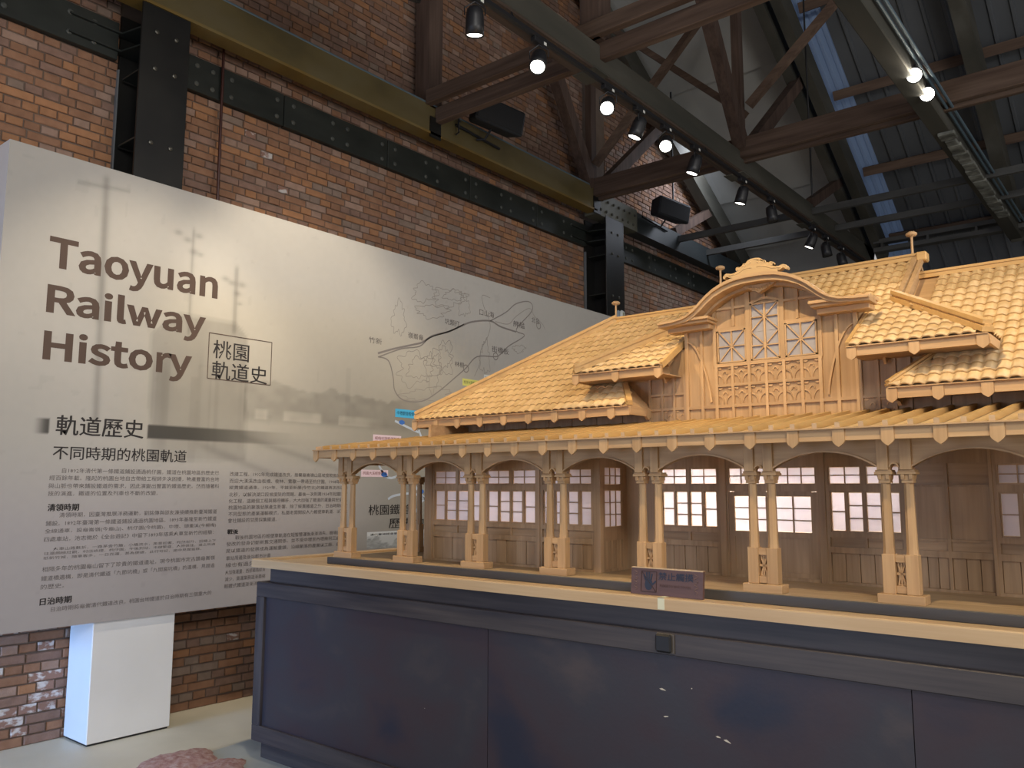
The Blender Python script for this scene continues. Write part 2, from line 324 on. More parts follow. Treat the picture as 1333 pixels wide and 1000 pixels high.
# measured layout of the printed wall: (text, y, z, width, height, style), map lines, flags (metres)
DATA = {'out': (('Taoyuan', 1.99, 2.87, 1.122, 0.182, 'T'),
('Railway', 1.996, 2.591, 1.037, 0.178, 'T'),
('History', 1.995, 2.306, 0.949, 0.176, 'T'),
('桃園', 3.098, 2.442, 0.284, 0.129, 'C'),
('軌道史', 3.094, 2.295, 0.446, 0.129, 'C'),
('軌道歷史', 2.098, 1.856, 0.534, 0.119, 'H'),
('不同時期的桃園軌道', 2.091, 1.71, 0.847, 0.082, 'C'),
('清領時期', 2.083, 1.405, 0.176, 0.043, 'H'),
('日治時期', 2.076, 0.865, 0.175, 0.041, 'H'),
('戰後', 3.269, 1.221, 0.084, 0.034, 'H'),
('桃園鐵道', 4.548, 1.321, 0.46, 0.084, 'C'),
('歷史地圖', 4.773, 1.208, 0.546, 0.082, 'C'),
('自1892年清代第一條鐵道鋪設通過桃仔園，鐵道在桃園地區的歷史已', 2.15, 1.63, 1.036, 0.03, 'B'),
('經百餘年載。隆起的桃園台地自古帶給工程師多次困擾，物產豐富的台地', 2.082, 1.586, 1.107, 0.03, 'B'),
('與山脈也帶來鋪設鐵道的需求，因此演變出豐富的鐵道歷史。然而隨著科', 2.079, 1.539, 1.112, 0.03, 'B'),
('技的演進，鐵道的位置及列車也不斷的改變。', 2.08, 1.494, 0.672, 0.03, 'B'),
('清領時期，因臺灣推展洋務運動，劉銘傳與邵友濂接續推動臺灣鐵道', 2.152, 1.367, 1.03, 0.03, 'B'),
('鋪設。1892年臺灣第一條鐵道鋪設通過桃園地區。1893年基隆至新竹鐵道', 2.079, 1.32, 1.103, 0.029, 'B'),
('全線通車，設龜崙嶺(今龜山)、桃仔園(今桃園)、中壢、頭重溪(今楊梅)', 2.077, 1.274, 1.104, 0.029, 'B'),
('四處車站，池志徵於《全台遊記》中留下1893年搭乘火車至新竹的經驗：', 2.076, 1.228, 1.09, 0.029, 'B'),
('火車山路數折，一路茅舍竹籬，小橋流水，風景如畫，宛然世外，田疇上下', 2.131, 1.176, 1.055, 0.019, 'B'),
('往還頗極壯觀，村店炊煙，桃仔園，午後到站，市肆繁盛，人物俱佳，道之所通', 2.081, 1.152, 1.1, 0.018, 'B'),
('抵新竹城，隨車客多，一日而還，甚為便捷，此行可記，途中見聞皆錄。', 2.079, 1.126, 1.001, 0.018, 'B'),
('相隔多年的桃園龜山留下了珍貴的鐵道遺址。現今桃園市定古蹟龜崙嶺', 2.077, 1.056, 1.106, 0.029, 'B'),
('鐵道橋遺構，即是清代鐵道「九節坑橋」或「九間窩坑橋」的遺構，見證過', 2.075, 1.004, 1.109, 0.029, 'B'),
('的歷史。', 2.076, 0.956, 0.13, 0.029, 'B'),
('日治時期將龜崙清代鐵道改良，桃園台地鐵道於日治時期有三個重大的', 2.141, 0.823, 1.028, 0.029, 'B'),
('改建工程。1902年完成鐵道改良，捨棄龜崙嶺山區坡度較高的路段', 3.27, 1.624, 1.048, 0.031, 'B'),
('而迎大漢溪改由板橋、樹林、鶯歌一帶通至桃仔園。1908年西部', 3.269, 1.576, 1.051, 0.031, 'B'),
('縱貫鐵道通車。1929年，平鎮至新屋(今竹北)的鐵道再次改道向', 3.269, 1.528, 1.053, 0.031, 'B'),
('北移，以解決湖口段坡度陡的問題。最後一次則是1934年起鐵道電', 3.271, 1.48, 1.052, 0.031, 'B'),
('化工程，這幾個工程與縣府轉移，大大加強了鐵道的運量與安全性。', 3.27, 1.435, 1.054, 0.031, 'B'),
('桃園地區的聚落發展產生影響。除了縱貫鐵道之外，日治時期由於', 3.27, 1.39, 1.057, 0.031, 'B'),
('不同型態的產業運輸模式，私鐵老闆開設人力輕便車軌道，以及大', 3.272, 1.345, 1.056, 0.031, 'B'),
('會社鋪設的甘蔗採集鐵道。', 3.271, 1.3, 0.399, 0.031, 'B'),
('戰後桃園地區的輕便車軌道在短暫營運後漸漸消失，機場的不通', 3.334, 1.181, 1.0, 0.031, 'B'),
('發改的發身切斷新舊交通關係，並不受中壢至內壢幾何三處軌道', 3.267, 1.14, 1.068, 0.03, 'B'),
('是以鐵道的發展成為運輸重鎮，沿線聚落的產業以工廠、倉庫為', 3.266, 1.093, 1.07, 0.03, 'B'),
('車站周邊及後站都市計畫', 3.269, 1.043, 0.36, 0.03, 'B'),
('線也有過多條鐵', 3.268, 0.996, 0.317, 0.03, 'B'),
('火加強運量，西部鐵路縱貫', 3.268, 0.947, 0.32, 0.03, 'B'),
('減少，貨運業務逐漸萎縮', 3.267, 0.9, 0.323, 0.03, 'B'),
('輕鐵式鐵道漸漸消失', 3.264, 0.854, 0.296, 0.03, 'B'),
('嶺崙龜', 4.954, 2.846, 0.188, 0.054, 'M'),
('坑類打', 5.415, 3.041, 0.197, 0.057, 'M'),
('口山海', 5.894, 3.206, 0.218, 0.061, 'M'),
('舺艋', 6.413, 3.172, 0.189, 0.064, 'M'),
('街橋板', 6.08, 2.868, 0.261, 0.061, 'M'),
('林樹', 5.555, 2.663, 0.127, 0.05, 'M'),
('北台', 6.718, 3.259, 0.132, 0.065, 'M'),
('竹新', 4.509, 2.744, 0.144, 0.052, 'M')), 'labs': (('中壢觀音輕便軌道', 4.822, 2.149, 0.306, 0.066, '#4fb6e6', '#123'),
('桃仔大園輕便軌道', 5.662, 2.501, 0.283, 0.062, '#e3e07a', '#554'),
('林口台車', 5.968, 2.576, 0.148, 0.056, '#dfe6e2', '#667'),
('桃崁輕便軌道', 5.403, 2.293, 0.241, 0.056, '#e3e07a', '#554'),
('楊梅坑頭輕便軌道', 4.579, 1.929, 0.315, 0.054, '#efd6e0', '#844'),
('桃園大溪輕便軌道', 4.461, 1.638, 0.292, 0.053, '#efd6e0', '#844'),
('龜山輕便軌道', 5.474, 1.962, 0.217, 0.038, '#e6e3a0', '#554')), 'lines': {'rail': ((((4.611, 2.666),
(4.787, 2.727),
(5.001, 2.79),
(5.129, 2.831),
(5.259, 2.909),
(5.463, 2.975),
(5.604, 3.04),
(5.786, 3.119),
(6.053, 3.171),
(6.213, 3.138),
(6.462, 3.122)), 0.017),
(((4.626, 2.639),
(4.878, 2.739),
(5.097, 2.791),
(5.226, 2.887),
(5.498, 2.992),
(5.676, 3.081)), 0.011),
(((6.053, 3.171),
(6.294, 3.297),
(6.461, 3.415),
(6.678, 3.473),
(6.722, 3.383),
(6.462, 3.149),
(6.59, 3.114),
(6.547, 3.067),
(6.337, 2.957),
(6.215, 2.862),
(6.135, 2.826),
(5.864, 2.792),
(5.71, 2.666),
(5.54, 2.544),
(5.336, 2.404),
(5.14, 2.305),
(4.92, 2.294),
(4.811, 2.368),
(4.787, 2.49),
(4.73, 2.618),
(4.612, 2.637)), 0.011)), 'contour': ((((5.394, 2.626),
(5.366, 2.601),
(5.349, 2.58),
(5.34, 2.56),
(5.289, 2.547),
(5.225, 2.545),
(5.214, 2.531),
(5.23, 2.503),
(5.211, 2.487),
(5.168, 2.494),
(5.141, 2.49),
(5.124, 2.473),
(5.097, 2.472),
(5.072, 2.477),
(5.045, 2.452),
(5.001, 2.411),
(4.962, 2.405),
(4.945, 2.433),
(4.927, 2.45),
(4.896, 2.454),
(4.886, 2.473),
(4.893, 2.498),
(4.868, 2.504),
(4.824, 2.507),
(4.833, 2.528),
(4.888, 2.556),
(4.908, 2.571),
(4.885, 2.581),
(4.879, 2.595),
(4.887, 2.609),
(4.862, 2.629),
(4.831, 2.657),
(4.854, 2.675),
(4.909, 2.675),
(4.934, 2.686),
(4.941, 2.714),
(4.966, 2.731),
(5.003, 2.731),
(5.034, 2.742),
(5.066, 2.756),
(5.096, 2.735),
(5.109, 2.693),
(5.125, 2.683),
(5.161, 2.704),
(5.193, 2.709),
(5.207, 2.697),
(5.239, 2.697),
(5.285, 2.701),
(5.29, 2.682),
(5.267, 2.655),
(5.295, 2.647),
(5.367, 2.644),
(5.394, 2.626)), 0.005),
(((5.262, 2.611),
(5.275, 2.599),
(5.259, 2.587),
(5.235, 2.577),
(5.241, 2.564),
(5.258, 2.544),
(5.242, 2.533),
(5.204, 2.534),
(5.18, 2.533),
(5.165, 2.527),
(5.144, 2.531),
(5.126, 2.538),
(5.117, 2.525),
(5.104, 2.502),
(5.085, 2.499),
(5.072, 2.513),
(5.058, 2.514),
(5.035, 2.505),
(5.018, 2.507),
(5.006, 2.514),
(4.976, 2.51),
(4.941, 2.506),
(4.94, 2.522),
(4.967, 2.546),
(4.976, 2.559),
(4.966, 2.567),
(4.972, 2.578),
(4.986, 2.588),
(4.977, 2.597),
(4.963, 2.609),
(4.983, 2.617),
(5.016, 2.619),
(5.021, 2.627),
(5.009, 2.645),
(5.013, 2.66),
(5.028, 2.668),
(5.038, 2.685),
(5.053, 2.702),
(5.078, 2.697),
(5.1, 2.678),
(5.116, 2.678),
(5.138, 2.692),
(5.157, 2.691),
(5.166, 2.677),
(5.179, 2.671),
(5.194, 2.668),
(5.189, 2.651),
(5.175, 2.632),
(5.192, 2.632),
(5.235, 2.639),
(5.256, 2.634),
(5.253, 2.621),
(5.262, 2.611)), 0.005),
(((5.526, 2.738),
(5.513, 2.722),
(5.521, 2.705),
(5.522, 2.688),
(5.503, 2.678),
(5.499, 2.662),
(5.52, 2.625),
(5.525, 2.589),
(5.5, 2.583),
(5.472, 2.587),
(5.455, 2.577),
(5.436, 2.574),
(5.415, 2.592),
(5.4, 2.598),
(5.384, 2.574),
(5.365, 2.565),
(5.357, 2.596),
(5.354, 2.626),
(5.341, 2.625),
(5.323, 2.622),
(5.315, 2.634),
(5.298, 2.636),
(5.259, 2.628),
(5.235, 2.636),
(5.248, 2.665),
(5.264, 2.689),
(5.253, 2.705),
(5.242, 2.723),
(5.255, 2.742),
(5.264, 2.759),
(5.259, 2.782),
(5.272, 2.798),
(5.311, 2.792),
(5.339, 2.784),
(5.34, 2.802),
(5.34, 2.828),
(5.353, 2.836),
(5.366, 2.847),
(5.378, 2.876),
(5.395, 2.888),
(5.412, 2.865),
(5.426, 2.853),
(5.449, 2.879),
(5.478, 2.899),
(5.493, 2.884),
(5.502, 2.862),
(5.518, 2.851),
(5.521, 2.829),
(5.498, 2.791),
(5.487, 2.769),
(5.511, 2.766),
(5.535, 2.757),
(5.526, 2.738)), 0.005),
(((5.508, 2.736),
(5.506, 2.72),
(5.493, 2.707),
(5.488, 2.695),
(5.484, 2.683),
(5.47, 2.679),
(5.458, 2.677),
(5.459, 2.662),
(5.459, 2.643),
(5.448, 2.645),
(5.435, 2.658),
(5.429, 2.656),
(5.424, 2.644),
(5.417, 2.643),
(5.409, 2.64),
(5.399, 2.619),
(5.385, 2.602),
(5.378, 2.614),
(5.376, 2.637),
(5.369, 2.644),
(5.358, 2.645),
(5.355, 2.658),
(5.355, 2.672),
(5.346, 2.679),
(5.34, 2.689),
(5.352, 2.706),
(5.37, 2.719),
(5.369, 2.727),
(5.359, 2.737),
(5.358, 2.748),
(5.36, 2.758),
(5.355, 2.775),
(5.353, 2.793),
(5.365, 2.796),
(5.378, 2.793),
(5.381, 2.808),
(5.383, 2.833),
(5.393, 2.839),
(5.404, 2.834),
(5.413, 2.836),
(5.423, 2.834),
(5.428, 2.811),
(5.431, 2.788),
(5.438, 2.792),
(5.451, 2.805),
(5.458, 2.799),
(5.459, 2.785),
(5.466, 2.781),
(5.475, 2.777),
(5.473, 2.763),
(5.472, 2.751),
(5.489, 2.746),
(5.508, 2.736)), 0.005),
(((5.427, 2.389),
(5.5, 2.389),
(5.562, 2.385),
(5.548, 2.376),
(5.525, 2.367),
(5.53, 2.357),
(5.505, 2.348),
(5.441, 2.344),
(5.406, 2.338),
(5.404, 2.324),
(5.376, 2.312),
(5.318, 2.314),
(5.271, 2.32),
(5.237, 2.319),
(5.207, 2.32),
(5.188, 2.328),
(5.165, 2.328),
(5.11, 2.313),
(5.057, 2.304),
(5.049, 2.313),
(5.045, 2.321),
(5.003, 2.319),
(4.962, 2.319),
(4.957, 2.326),
(4.931, 2.33),
(4.865, 2.33),
(4.848, 2.338),
(4.916, 2.352),
(4.983, 2.362),
(4.99, 2.369),
(4.997, 2.376),
(5.037, 2.382),
(5.056, 2.388),
(5.046, 2.397),
(5.068, 2.405),
(5.125, 2.404),
(5.162, 2.404),
(5.174, 2.416),
(5.197, 2.43),
(5.235, 2.436),
(5.276, 2.443),
(5.328, 2.455),
(5.374, 2.457),
(5.384, 2.441),
(5.391, 2.43),
(5.44, 2.436),
(5.49, 2.439),
(5.49, 2.429),
(5.484, 2.419),
(5.509, 2.416),
(5.503, 2.408),
(5.442, 2.395),
(5.427, 2.389)), 0.005),
(((5.666, 3.332),
(5.67, 3.322),
(5.69, 3.312),
(5.67, 3.299),
(5.64, 3.288),
(5.635, 3.276),
(5.62, 3.264),
(5.57, 3.262),
(5.531, 3.264),
(5.53, 3.251),
(5.532, 3.228),
(5.511, 3.217),
(5.485, 3.211),
(5.46, 3.196),
(5.429, 3.185),
(5.406, 3.195),
(5.389, 3.205),
(5.354, 3.192),
(5.309, 3.177),
(5.292, 3.186),
(5.297, 3.206),
(5.289, 3.215),
(5.284, 3.225),
(5.312, 3.245),
(5.33, 3.258),
(5.293, 3.256),
(5.247, 3.256),
(5.253, 3.267),
(5.279, 3.28),
(5.275, 3.289),
(5.267, 3.301),
(5.288, 3.312),
(5.304, 3.322),
(5.291, 3.341),
(5.293, 3.362),
(5.334, 3.368),
(5.38, 3.363),
(5.408, 3.366),
(5.432, 3.373),
(5.457, 3.369),
(5.477, 3.365),
(5.504, 3.381),
(5.535, 3.394),
(5.546, 3.38),
(5.543, 3.361),
(5.567, 3.365),
(5.609, 3.377),
(5.633, 3.376),
(5.655, 3.373),
(5.707, 3.378),
(5.744, 3.375),
(5.713, 3.353),
(5.666, 3.332)), 0.005),
(((5.638, 3.352),
(5.649, 3.348),
(5.67, 3.344),
(5.663, 3.336),
(5.635, 3.329),
(5.626, 3.322),
(5.638, 3.313),
(5.635, 3.303),
(5.613, 3.298),
(5.595, 3.293),
(5.58, 3.287),
(5.559, 3.288),
(5.54, 3.297),
(5.529, 3.297),
(5.516, 3.286),
(5.5, 3.279),
(5.489, 3.283),
(5.479, 3.284),
(5.461, 3.28),
(5.45, 3.282),
(5.45, 3.289),
(5.432, 3.287),
(5.394, 3.279),
(5.373, 3.279),
(5.383, 3.291),
(5.393, 3.3),
(5.391, 3.306),
(5.403, 3.315),
(5.427, 3.323),
(5.43, 3.329),
(5.415, 3.335),
(5.421, 3.341),
(5.45, 3.345),
(5.468, 3.348),
(5.471, 3.354),
(5.478, 3.36),
(5.491, 3.364),
(5.498, 3.374),
(5.508, 3.39),
(5.527, 3.397),
(5.544, 3.39),
(5.558, 3.386),
(5.576, 3.392),
(5.593, 3.394),
(5.601, 3.388),
(5.614, 3.386),
(5.636, 3.39),
(5.636, 3.381),
(5.612, 3.365),
(5.602, 3.357),
(5.623, 3.358),
(5.639, 3.357),
(5.638, 3.352)), 0.005),
(((5.485, 3.175),
(5.446, 3.162),
(5.434, 3.153),
(5.424, 3.146),
(5.386, 3.138),
(5.36, 3.132),
(5.382, 3.124),
(5.404, 3.111),
(5.383, 3.102),
(5.35, 3.098),
(5.331, 3.089),
(5.311, 3.079),
(5.282, 3.077),
(5.256, 3.075),
(5.228, 3.061),
(5.192, 3.048),
(5.171, 3.055),
(5.169, 3.072),
(5.158, 3.078),
(5.14, 3.078),
(5.14, 3.086),
(5.136, 3.092),
(5.097, 3.085),
(5.058, 3.081),
(5.069, 3.091),
(5.097, 3.104),
(5.082, 3.107),
(5.048, 3.109),
(5.045, 3.117),
(5.05, 3.125),
(5.032, 3.134),
(5.033, 3.145),
(5.081, 3.153),
(5.135, 3.157),
(5.153, 3.163),
(5.162, 3.174),
(5.187, 3.178),
(5.213, 3.18),
(5.231, 3.188),
(5.254, 3.196),
(5.274, 3.188),
(5.286, 3.18),
(5.311, 3.191),
(5.354, 3.21),
(5.385, 3.216),
(5.406, 3.213),
(5.441, 3.217),
(5.469, 3.217),
(5.453, 3.201),
(5.432, 3.186),
(5.459, 3.186),
(5.498, 3.186),
(5.485, 3.175)), 0.005),
(((4.903, 3.008),
(4.909, 2.994),
(4.93, 2.973),
(4.938, 2.947),
(4.924, 2.934),
(4.909, 2.926),
(4.906, 2.907),
(4.901, 2.889),
(4.888, 2.888),
(4.88, 2.88),
(4.875, 2.856),
(4.865, 2.85),
(4.851, 2.881),
(4.843, 2.907),
(4.836, 2.897),
(4.828, 2.882),
(4.821, 2.885),
(4.811, 2.882),
(4.795, 2.864),
(4.784, 2.866),
(4.785, 2.896),
(4.785, 2.917),
(4.769, 2.917),
(4.754, 2.923),
(4.754, 2.945),
(4.755, 2.965),
(4.75, 2.983),
(4.757, 3.002),
(4.779, 3.015),
(4.792, 3.022),
(4.785, 3.04),
(4.779, 3.062),
(4.787, 3.072),
(4.795, 3.079),
(4.796, 3.1),
(4.802, 3.113),
(4.814, 3.105),
(4.822, 3.112),
(4.826, 3.152),
(4.836, 3.183),
(4.848, 3.173),
(4.858, 3.155),
(4.868, 3.152),
(4.876, 3.137),
(4.877, 3.104),
(4.88, 3.088),
(4.895, 3.097),
(4.907, 3.093),
(4.901, 3.066),
(4.894, 3.043),
(4.9, 3.034),
(4.906, 3.022),
(4.903, 3.008)), 0.005),
(((6.033, 2.8),
(6.043, 2.784),
(6.046, 2.765),
(6.043, 2.747),
(6.05, 2.72),
(6.058, 2.683),
(6.049, 2.666),
(6.029, 2.676),
(6.017, 2.677),
(6.013, 2.657),
(6.005, 2.649),
(5.995, 2.659),
(5.988, 2.652),
(5.98, 2.634),
(5.972, 2.651),
(5.968, 2.691),
(5.963, 2.698),
(5.952, 2.672),
(5.94, 2.662),
(5.933, 2.672),
(5.922, 2.674),
(5.908, 2.675),
(5.906, 2.7),
(5.915, 2.732),
(5.913, 2.75),
(5.899, 2.762),
(5.895, 2.783),
(5.905, 2.804),
(5.911, 2.822),
(5.913, 2.84),
(5.926, 2.848),
(5.942, 2.844),
(5.943, 2.857),
(5.935, 2.894),
(5.937, 2.92),
(5.946, 2.921),
(5.954, 2.93),
(5.959, 2.953),
(5.968, 2.954),
(5.977, 2.941),
(5.986, 2.958),
(5.999, 2.994),
(6.01, 2.992),
(6.014, 2.952),
(6.017, 2.924),
(6.023, 2.913),
(6.024, 2.889),
(6.02, 2.863),
(6.027, 2.857),
(6.044, 2.857),
(6.047, 2.84),
(6.036, 2.816),
(6.033, 2.8)), 0.005),
(((6.598, 2.965),
(6.58, 2.959),
(6.58, 2.955),
(6.576, 2.951),
(6.565, 2.947),
(6.567, 2.943),
(6.578, 2.936),
(6.572, 2.93),
(6.553, 2.93),
(6.542, 2.929),
(6.538, 2.92),
(6.53, 2.914),
(6.517, 2.912),
(6.504, 2.907),
(6.489, 2.9),
(6.476, 2.902),
(6.473, 2.914),
(6.469, 2.921),
(6.456, 2.918),
(6.445, 2.918),
(6.444, 2.923),
(6.438, 2.925),
(6.424, 2.925),
(6.424, 2.929),
(6.438, 2.937),
(6.436, 2.94),
(6.411, 2.94),
(6.394, 2.943),
(6.399, 2.949),
(6.401, 2.955),
(6.4, 2.961),
(6.413, 2.966),
(6.438, 2.967),
(6.448, 2.971),
(6.447, 2.978),
(6.455, 2.984),
(6.472, 2.982),
(6.485, 2.981),
(6.494, 2.984),
(6.504, 2.983),
(6.512, 2.978),
(6.521, 2.982),
(6.539, 2.994),
(6.556, 2.999),
(6.563, 2.994),
(6.569, 2.991),
(6.584, 2.991),
(6.593, 2.989),
(6.59, 2.982),
(6.599, 2.979),
(6.621, 2.979),
(6.623, 2.974),
(6.598, 2.965)), 0.005),
(((5.328, 3.319),
(5.34, 3.309),
(5.33, 3.295),
(5.292, 3.283),
(5.273, 3.273),
(5.286, 3.259),
(5.284, 3.245),
(5.254, 3.241),
(5.226, 3.24),
(5.213, 3.233),
(5.197, 3.23),
(5.177, 3.236),
(5.166, 3.23),
(5.154, 3.204),
(5.133, 3.185),
(5.115, 3.191),
(5.101, 3.197),
(5.078, 3.191),
(5.059, 3.191),
(5.053, 3.204),
(5.037, 3.207),
(5.003, 3.2),
(4.987, 3.207),
(5.011, 3.23),
(5.035, 3.249),
(5.033, 3.256),
(5.03, 3.264),
(5.044, 3.274),
(5.04, 3.282),
(5.014, 3.291),
(5.011, 3.302),
(5.04, 3.309),
(5.06, 3.316),
(5.055, 3.33),
(5.056, 3.347),
(5.073, 3.356),
(5.089, 3.367),
(5.103, 3.386),
(5.127, 3.39),
(5.15, 3.372),
(5.165, 3.358),
(5.183, 3.366),
(5.202, 3.373),
(5.212, 3.365),
(5.223, 3.36),
(5.246, 3.365),
(5.256, 3.359),
(5.243, 3.34),
(5.245, 3.332),
(5.285, 3.34),
(5.323, 3.342),
(5.327, 3.331),
(5.328, 3.319)), 0.005),
(((5.752, 3.271),
(5.744, 3.257),
(5.743, 3.245),
(5.758, 3.228),
(5.764, 3.207),
(5.75, 3.198),
(5.732, 3.196),
(5.724, 3.188),
(5.715, 3.183),
(5.702, 3.19),
(5.694, 3.189),
(5.691, 3.168),
(5.684, 3.154),
(5.675, 3.167),
(5.668, 3.181),
(5.66, 3.174),
(5.65, 3.164),
(5.643, 3.167),
(5.632, 3.165),
(5.614, 3.152),
(5.6, 3.153),
(5.603, 3.177),
(5.61, 3.2),
(5.604, 3.209),
(5.598, 3.218),
(5.603, 3.233),
(5.606, 3.245),
(5.599, 3.257),
(5.601, 3.269),
(5.62, 3.276),
(5.633, 3.279),
(5.628, 3.292),
(5.621, 3.311),
(5.625, 3.322),
(5.63, 3.334),
(5.632, 3.356),
(5.64, 3.369),
(5.654, 3.358),
(5.664, 3.351),
(5.672, 3.368),
(5.683, 3.384),
(5.692, 3.375),
(5.699, 3.361),
(5.708, 3.358),
(5.713, 3.345),
(5.708, 3.319),
(5.707, 3.304),
(5.722, 3.312),
(5.738, 3.316),
(5.74, 3.304),
(5.739, 3.291),
(5.747, 3.282),
(5.752, 3.271)), 0.005),
(((5.372, 2.599),
(5.367, 2.576),
(5.342, 2.562),
(5.322, 2.556),
(5.328, 2.536),
(5.34, 2.506),
(5.333, 2.49),
(5.323, 2.482),
(5.32, 2.458),
(5.314, 2.437),
(5.299, 2.445),
(5.288, 2.446),
(5.281, 2.405),
(5.27, 2.365),
(5.255, 2.373),
(5.244, 2.402),
(5.232, 2.413),
(5.223, 2.427),
(5.222, 2.464),
(5.221, 2.49),
(5.205, 2.482),
(5.187, 2.48),
(5.19, 2.507),
(5.199, 2.535),
(5.194, 2.548),
(5.184, 2.561),
(5.185, 2.578),
(5.182, 2.596),
(5.16, 2.622),
(5.146, 2.654),
(5.161, 2.672),
(5.183, 2.677),
(5.19, 2.695),
(5.195, 2.717),
(5.209, 2.719),
(5.222, 2.721),
(5.227, 2.747),
(5.237, 2.763),
(5.253, 2.732),
(5.263, 2.696),
(5.271, 2.704),
(5.282, 2.729),
(5.292, 2.729),
(5.303, 2.729),
(5.323, 2.749),
(5.34, 2.752),
(5.34, 2.718),
(5.337, 2.685),
(5.352, 2.679),
(5.372, 2.672),
(5.374, 2.647),
(5.368, 2.621),
(5.372, 2.599)), 0.005),
(((6.052, 3.401),
(5.935, 3.406),
(5.955, 3.306),
(6.054, 3.14),
(6.016, 3.004),
(5.92, 2.863),
(5.903, 2.733),
(5.829, 2.599)), 0.006),
(((6.133, 3.178),
(6.336, 3.184),
(6.461, 3.284),
(6.678, 3.403),
(6.767, 3.334),
(6.903, 3.272),
(6.949, 3.222)), 0.006)), 'route': ((((4.819, 2.11),
(4.963, 2.066),
(5.103, 2.026)), 0.02),
(((5.102, 2.047),
(5.229, 1.876),
(5.392, 2.062)), 0.02),
(((4.622, 1.766),
(4.753, 1.628),
(4.973, 1.657),
(5.114, 1.512),
(5.258, 1.411)), 0.02),
(((4.758, 1.45),
(4.844, 1.481),
(5.068, 1.492),
(5.258, 1.411)), 0.02),
(((5.072, 1.328),
(5.162, 1.432),
(5.257, 1.444)), 0.02))}, 'circ': ((5.708, 2.659),
(6.138, 2.83),
(6.837, 3.245)), 'nodes': ((5.055, 2.091),
(5.229, 1.876),
(4.899, 2.102),
(4.71, 1.653),
(5.142, 1.512),
(5.835, 2.474))}
# ================================================================ THE HALL
CZ0, CS, YR = 12.665, 0.58, 5.3                       # roof underside: z = CZ0 - CS*y beyond the ridge at YR
def roofz(y): return CZ0-CS*(y if y >= YR else 2*YR-y)
WXF = -5.57                                            # brick face of the left wall
YB = 13.6                                              # far wall
# ---- floor: pale cement slab, a greyer band around the model base, old red paving laid bare in front
s = MB(); s.box(-6.2, 6, -4, YB+.3, -0.12, 0.0)
FL = s.build('floor', FLOORM, kind='structure')
s = MB(); s.prism([(-4.62, 3.16), (-4.60, 2.84), (-4.36, 2.62), (-3.2, 2.2), (2, 1.6), (2, 3.2), (-3, 3.22)], 'z', 0.0, 0.004); s.build('cement_band', FLOORG, FL)
rg = random.Random(5)
def rubble(cx, cy, rx, ry, h, seed):
    r = random.Random(seed); bm = bmesh.new(); bmesh.ops.create_uvsphere(bm, u_segments=40, v_segments=20, radius=1)
    ph = [r.uniform(0, 6.3) for _ in range(6)]
    for v in bm.verts:
        a = math.atan2(v.co.y, v.co.x); k = 1+.10*math.sin(3*a+ph[0])+.06*math.sin(5*a+ph[1])+.03*math.sin(11*a+ph[2])
        n = .05*math.sin(17*v.co.x+ph[3])*math.sin(19*v.co.y+ph[4])
        v.co = Vector((cx+v.co.x*rx*k, cy+v.co.y*ry*k, max(-.01, (v.co.z+n*3)*h)))
    return MB().bm(bm)
rb = thing('paving_remnant', (-4.45, 2.6, 0), 'patch of old crumbling red paving left in the cement floor before the dark base', 'paving')
for i, (cx, cy, rx, ry, h) in enumerate([(-4.56, 2.62, .19, .22, .035), (-4.30, 2.72, .13, .15, .025), (-4.36, 2.38, .2, .15, .02), (-4.05, 2.45, .2, .16, .02)]):
    rubble(cx, cy, rx, ry, h, i+3).build('paving_fragment', RUBBLE, rb, smooth=True)
# ---- left wall: mortar core with a gable top, bricks standing proud in English bond
s = MB()
prof = [(-3.5, 0), (YB, 0), (YB, roofz(YB)), (YR, roofz(YR)), (-3.5, roofz(-3.5))]
s.prism([(y, z-.05 if z > 0 else z) for y, z in prof], 'x', -5.95, WXF-.012)
WL = s.build('wall_left', MORTAR, origin=(-5.9, 5, 0), kind='structure')
bricks = []; rb_ = random.Random(21); BH = 0.0605; row = 0; z = 0.002
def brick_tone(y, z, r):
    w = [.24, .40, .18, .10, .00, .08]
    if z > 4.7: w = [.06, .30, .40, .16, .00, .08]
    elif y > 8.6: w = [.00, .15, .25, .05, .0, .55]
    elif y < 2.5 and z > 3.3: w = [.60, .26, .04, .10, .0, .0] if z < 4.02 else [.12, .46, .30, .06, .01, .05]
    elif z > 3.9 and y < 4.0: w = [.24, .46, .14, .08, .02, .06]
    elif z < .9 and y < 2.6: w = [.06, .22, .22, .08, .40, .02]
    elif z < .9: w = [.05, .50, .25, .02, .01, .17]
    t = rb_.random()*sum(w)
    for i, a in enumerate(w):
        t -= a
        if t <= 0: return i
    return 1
while z < 9.6:
    L = 0.1065 if row % 2 else 0.213; y = 0.9+(0.053 if row % 2 else 0.0)+rb_.uniform(-.008, .008)
    while y < 13.5:
        l = L+rb_.uniform(-.006, .006); ya, yb = y, y+l-.009; y += l
        zc = z+BH-.0085
        if zc > roofz(ya)-.09 or zc > roofz(yb)-.09: continue
        if yb > 2.483 and ya < 2.86: 
            if ya < 2.483-.03: yb = 2.480
            elif yb > 2.86+.03: ya = 2.863
            else: continue
        if yb > 8.217 and ya < 8.72:
            if ya < 8.217-.03: yb = 8.214
            elif yb > 8.72+.03: ya = 8.723
            else: continue
        if 2.25 < ya < 8.0 and .95 < z < 3.2: continue        # behind the display wall
        if z < 1.0 and ya > 5.5: continue
        if z < 2.6 and ya > 8.6: continue
        d = rb_.uniform(-.004, .005)
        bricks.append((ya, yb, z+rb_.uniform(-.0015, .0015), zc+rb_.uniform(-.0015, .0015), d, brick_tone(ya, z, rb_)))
    z += BH; row += 1
